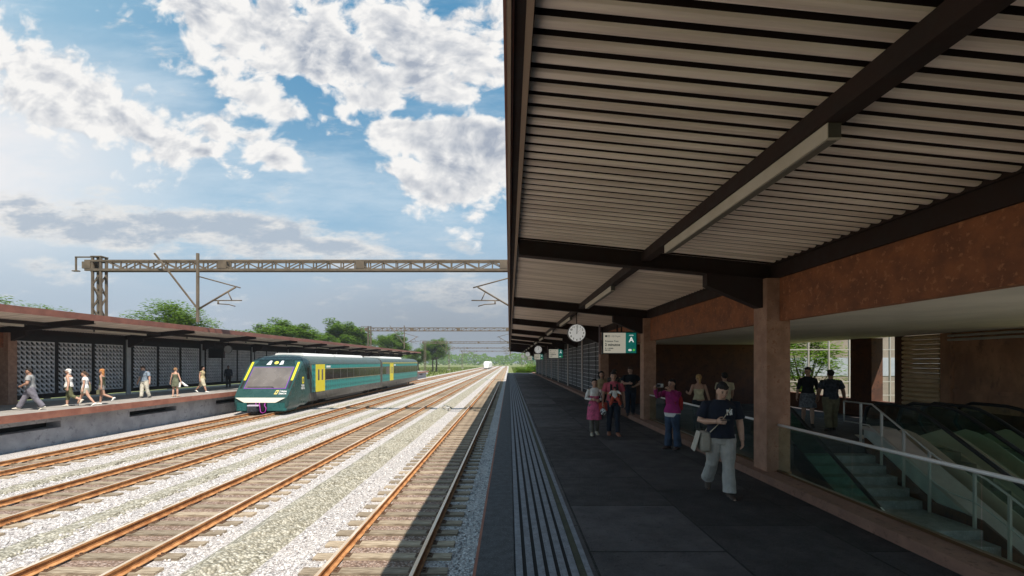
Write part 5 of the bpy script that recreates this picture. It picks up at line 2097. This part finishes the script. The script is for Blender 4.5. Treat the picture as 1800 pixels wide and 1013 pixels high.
soften(m.build('pouch', BAGM, t), .008, 3, .012)
m = MB(); m.rings([[q + V((-.075 + dx * .012 - .035 * k, dy * .12, .06 - .10 * k * 1.2)) for dx, dy in prof] for k in (0, .5, 1, 1.6, 2.4)])
soften(m.build('flap', cloth('light_canvas', (.46, .42, .35), .1), t), .008, 2, .008)
pts = [q + V((.05, -.13, .06)), p.T((-.115, -.135, .16)), p.T((-.02, -.158, .28)), p.T((.055, -.155, .40)), p.T((.095, -.085, .505)), p.T((.085, .02, .525)), p.T((.0, .125, .40)), q + V((.06, .12, .06))]
m = MB()
for a, b in zip(pts[:-1], pts[1:]):
    m.bar(a, b + (b - a) * .04, .042, .008)
m.build('strap', cloth('strap_canvas', (.50, .42, .31), .1), t)

p = Person('woman in white long sleeved top and pink wrap dress over grey leggings', 2.34, 12.5, 0, 1.55, SK_M, 'f', 0,
           ((10, 3, -3), (-6, 10, 10)), ((V((-.32, .0, -1)), V((.55, -.8, -.05))), (V((.30, .02, -1)), V((-.5, -.85, -.1)))), voxel=.007, hands=(1.0, 1.0))
p.shirt(cloth('white_knit', (.66, .62, .58)), 1.9, .05, .010, name='blouse')
p.shirt(cloth('pink_wrap', (.50, .09, .18), .3, 12), 0, .0, .018, name='dress_top', top=.20)
p.skirt(MATS['cloth_pink_wrap'], .05, -.24, .022)
p.trousers(cloth('grey_legging', (.12, .105, .085)), 1.9, .006, .004, waist=.0, name='leggings')
p.hair(BLKHAIR, 'bun'); p.shoes(mat('pale_flat', (.42, .36, .27), .7))
t = p.prop('red_bag', 'red cloth bag on the arm of the woman in the pink wrap dress', 'bag')
q = p.T((.22, -.06, .04)); m = MB(); m.rings([[q + V((dx * .12, dy * .07, z)) for dx, dy in prof] for z in (-.17, -.13, 0, .06)])
soften(m.build('pouch', cloth('red_bag', (.38, .045, .03)), t), .009, 3, .02)
m = MB(); m.tube([q + V((0, -.05, .05)), p.T((.16, -.06, .32)), p.T((.11, 0, .475)), p.T((.16, .06, .3)), q + V((0, .05, .05))], .010, 6); m.build('strap', cloth('maroon', (.12, .02, .03)), t)

p = Person('man in pink short sleeved shirt and dark jeans carrying a baby on his chest', 2.85, 12.44, -4, 1.745, SK_M, 'm', 0,
           ((-6, 8, 6), (6, 3, 0)), ((V((-.28, .05, -1)), V((-.10, -.35, -1))), (V((.26, .05, -1)), V((.06, -.3, -1)))), voxel=.007, hands=(1.1, .6))
p.shirt(cloth('pink_shirt', (.46, .085, .12), .2), .75, -.02, .016)
p.trousers(cloth('dark_jeans', (.018, .024, .038)))
p.hair(BLKHAIR); p.shoes(mat('tan_sandal', (.30, .12, .07), .6))
DAD = p
t = p.prop('baby_carrier', 'black and orange baby carrier strapped to the man in the pink shirt', 'baby carrier')
CB = cloth('carrier_black', (.015, .014, .016))
m = MB(); m.rings([[p.T((dx * .115 * k, -.115 + dy * .085 * k, z)) for dx, dy in prof] for z, k in ((.03, .6), (.06, .95), (.14, 1.05), (.22, 1.0))])
soften(m.build('pouch', CB, t), .009, 2)
for sd in (-1, 1):
    m = MB()
    pts = [p.T((sd * .09, -.14, .21)), p.T((sd * .085, -.155, .35)), p.T((sd * .078, -.12, .47)), p.T((sd * .08, -.02, .545)), p.T((sd * .08, .12, .45))]
    for a, b in zip(pts[:-1], pts[1:]):
        m.bar(a, b + (b - a) * .05, .06, .018)
    m.build('strap', CB, t)
    MB().box(0, .01, 0, .01, 0, .01) if False else None
    a, b = p.T((sd * .10, -.19, .20)), p.T((sd * .17, -.12, .27))
    MB().bar(a, b, .05, .03).build('side_panel', cloth('orange', (.55, .14, .03)), t)
q = DAD
b_ = Person('baby in white top with black hair, sitting in the black carrier', 0, 0, 0, .62, SK_M, 'f', 0,
            ((62, 75, 0), (62, 75, 0)), ((V((-.6, -.5, -.5)), V((-.2, -.9, -.2))), (V((.6, -.5, -.5)), V((.2, -.9, -.2)))), voxel=.007, build=1.5, splay=.5, hp=(8, 0, 0), hands=(.9, .9))
w0 = p.T((0, -.20, .13))
Mz = Matrix.Rotation(p.rz, 3, 'Z')
wpos = V(p.loc) + Mz @ w0
b_.o.location = wpos - Mz @ V(b_.pelvis)
b_.o.rotation_euler = (0, 0, p.rz)
b_.o.scale = (1.0, 1.0, 1.0)
b_.shirt(cloth('baby_white', (.68, .66, .62)), 1.5, -.03, .012)
b_.trousers(cloth('baby_red', (.42, .07, .04)), 1.8, .010)
m = MB(); m.ell(b_.hd((0, .008, .016)), .036, .042, .040, nu=12, nv=10); b_.child(m, 'hair', BLKHAIR, .006, 1)
h = p.hands[0]
t = p.prop('cloth_bag', 'small black and white bag in the hand of the man in pink', 'bag')
m = MB(); m.ell(h[0] + V((0, 0, -.13)), .08, .06, .10, nu=14, nv=10)
m.build('pouch', nmat('black_white_pattern', (.03, .03, .035), (.70, .70, .70), 22, 2, .8, space='obj', lo=.48, hi=.52), t, True)
m = MB(); m.tube([h[0] + V((-.03, 0, -.05)), h[0], h[0] + V((.03, 0, -.05))], .006, 6); m.build('handle', BLK, t)

p = Person('woman with dark curly hair and tan jacket walking behind the pair with the baby', 3.34, 16.5, 5, 1.73, SK_M, 'f', 0, WALK_L, HANG, voxel=.009)
p.shirt(cloth('tan_jacket', (.30, .22, .12)), 1.95, -.04, .018, name='jacket')
p.trousers(cloth('black_trousers', (.012, .012, .014)))
p.hair(BLKHAIR, 'curly'); p.shoes(DK_SHOE)

p = Person('person in dark sunglasses and patterned top beside the man in black', 4.0, 17.3, -8, 1.73, SK_M, 'm', 0, STAND,
           ((V((-.3, .0, -1)), V((.5, -.8, .25))), (V((.3, .0, -1)), V((-.2, -.9, -.1)))), voxel=.009)
p.shirt(nmat('cloth_dark_pattern', (.02, .02, .018), (.14, .12, .085), 16, 3, .9, space='obj', lo=.48, hi=.58), 1.6, -.03, .016)
p.trousers(MATS['cloth_black_trousers'])
p.hair(DKHAIR); p.sunglasses(); p.shoes(DK_SHOE)

p = Person('tall man in black T-shirt and dark jeans, hand on hip, looking aside', 4.55, 17.06, -5, 1.82, SK_L, 'm', 0.004, ((4, 3, 0), (-4, 6, 4)),
           ((V((-.38, .0, -1)), V((.75, -.65, .05))), (V((.62, .12, -1)), V((-.72, -.45, -.35)))), hp=(2, -45, 0), voxel=.008, build=1.1)
p.shirt(cloth('black_tee', (.012, .014, .018)), .65, -.03, .018)
p.trousers(MATS['cloth_dark_jeans'])
p.hair(hairm('shaved', (.10, .06, .045))); p.shoes(DK_SHOE)

p = Person('woman in magenta jacket and flared jeans raising a camera to her eye', 3.75, 10.46, -62, 1.61, SK_M, 'f', 0, ((3, 2, 0), (-4, 3, 0)),
           ((V((-.25, -.85, -.30)), V((.28, -.70, .75))), (V((.25, -.8, -.50)), V((-.28, -.62, .90)))), voxel=.0065, build=1.12, hands=(1.1, 1.1), twist=8)
p.shirt(cloth('magenta', (.30, .018, .14), .18), 1.96, -.04, .024, name='jacket')
p.shirt(cloth('white_hem', (.62, .60, .58)), 0, -.055, .026, name='undershirt', top=.05)
p.trousers(cloth('blue_jeans', (.035, .055, .095), .35), 1.97, .010, .030)
p.hair(BLKHAIR, 'bob'); p.shoes(mat('brown_shoe', (.06, .035, .03), .6))
t = p.prop('camera', 'silver grey camera with dangling strap held up by the woman in magenta', 'camera')
q = (p.hands[0][0] + p.hands[1][0]) / 2 + V((0, -.02, .03))
m = MB().box(q.x - .06, q.x + .06, q.y - .03, q.y + .03, q.z - .04, q.z + .04)
m.build('camera_body', mat('camera_grey', (.40, .40, .42), .35, .4), t)
m = MB().tube([q + V((0, -.03, 0)), q + V((0, -.07, 0)), q + V((0, -.11, 0))], [.033, .033, .030], 14); m.build('lens', BLK, t, True)
m = MB().tube([q + V((.055, 0, .0)), q + V((.06, -.03, -.15)), q + V((.03, -.05, -.30)), q + V((-.02, -.05, -.27)), q + V((-.05, -.02, -.12)), q + V((-.055, 0, 0))], .007, 6); m.build('strap', CB, t)
t = p.prop('backpack', 'red backpack on the back of the woman in magenta', 'backpack')
m = MB(); m.rings([[p.T((dx * .13 * k, .165 + dy * .085 * k, z)) for dx, dy in prof] for z, k in ((.03, .7), (.07, 1), (.25, 1.0), (.36, .85), (.40, .5))])
soften(m.build('pouch', cloth('backpack_red', (.34, .02, .022)), t), .009, 3, .012)
for sd in (-1, 1):
    m = MB(); m.tube([p.T((sd * .09, .12, .36)), p.T((sd * .09, .0, .505)), p.T((sd * .10, -.10, .40)), p.T((sd * .12, -.06, .22)), p.T((sd * .11, .10, .10))], .012, 6); m.build('strap', MATS['cloth_backpack_red'], t)

p = Person('blond woman with tied hair and cream strap top seen from behind, beyond the glass', 5.5, 13.2, 172, 1.65, SK_M, 'f', 0, ((8, 4, 0), (-8, 8, 8)),
           ((V((-.30, .05, -1)), V((-.30, -.15, -1))), (V((.35, .0, -1)), V((.05, -.8, .1)))), voxel=.008)
p.shirt(cloth('cream_strap_top', (.50, .44, .28)), 0, .01, .012, name='tank_top', top=.235)
p.trousers(cloth('night_jeans', (.014, .017, .024)), 1.95, .009)
p.hair(BLHAIR, 'pony'); p.shoes(DK_SHOE)
p = Person('dark haired man in cream T-shirt seen from behind, behind the man with the phone', 6.44, 13.6, 176, 1.745, SK_M, 'm', 0, WALK_R, SWING, voxel=.008, build=1.08)
p.shirt(cloth('cream_tee', (.52, .44, .29)), .6, -.03, .018)
p.trousers(MATS['cloth_night_jeans'])
p.hair(BLKHAIR); p.shoes(DK_SHOE)

p = Person('woman in black top and grey patterned knee length skirt walking in the hall', 9.32, 14.2, -30, 1.85, SK_L, 'f', 0, ((-10, 18, 20), (8, 3, 0)),
           ((V((-.25, .0, -1)), V((-.15, -.3, -1))), (V((.25, .2, -1)), V((.1, .1, -1)))), hp=(0, -30, 0), voxel=.008)
p.shirt(cloth('black_top', (.014, .014, .017)), 1.2, .02, .020, name='blouse')
p.skirt(nmat('cloth_grey_skirt', (.10, .10, .11), (.24, .24, .26), 18, 4, .9, space='obj'), .08, -.20, .02)
p.hair(BLKHAIR); p.shoes(DK_SHOE)
p = Person('man in dark patterned shirt and olive trousers seen from behind in the hall', 9.4, 13.3, 170, 1.78, SK_D, 'm', 0, ((6, 4, 0), (-6, 6, 6)),
           ((V((-.38, .0, -1)), V((-.28, -.25, -1))), (V((.34, .0, -1)), V((.1, -.35, -1)))), voxel=.008, build=1.15)
p.shirt(nmat('cloth_dark_print', (.012, .014, .018), (.05, .055, .07), 14, 3, .9, space='obj'), .75, -.05, .022)
p.trousers(cloth('olive_trousers', (.15, .13, .075)), 1.95, .016, .008, loose=1.12)
p.hair(BLKHAIR); p.shoes(DK_SHOE)

# ------------------------------------------------------------------ haze
m = MB().box(-900, 900, -60, 900, -3.0, 24)
hz_o = tag(m.build('haze', mat('haze_air', (1, 1, 1))), kind='stuff')
hm = MATS['haze_air']
nt = hm.node_tree
for n in list(nt.nodes):
    if n.type != 'OUTPUT_MATERIAL':
        nt.nodes.remove(n)
pv = nt.nodes.new('ShaderNodeVolumePrincipled')
pv.inputs['Color'].default_value = (.92, .95, 1.0, 1)
pv.inputs['Density'].default_value = .0004
pv.inputs['Anisotropy'].default_value = .2
nt.links.new(pv.outputs[0], nt.nodes['Material Output'].inputs['Volume'])
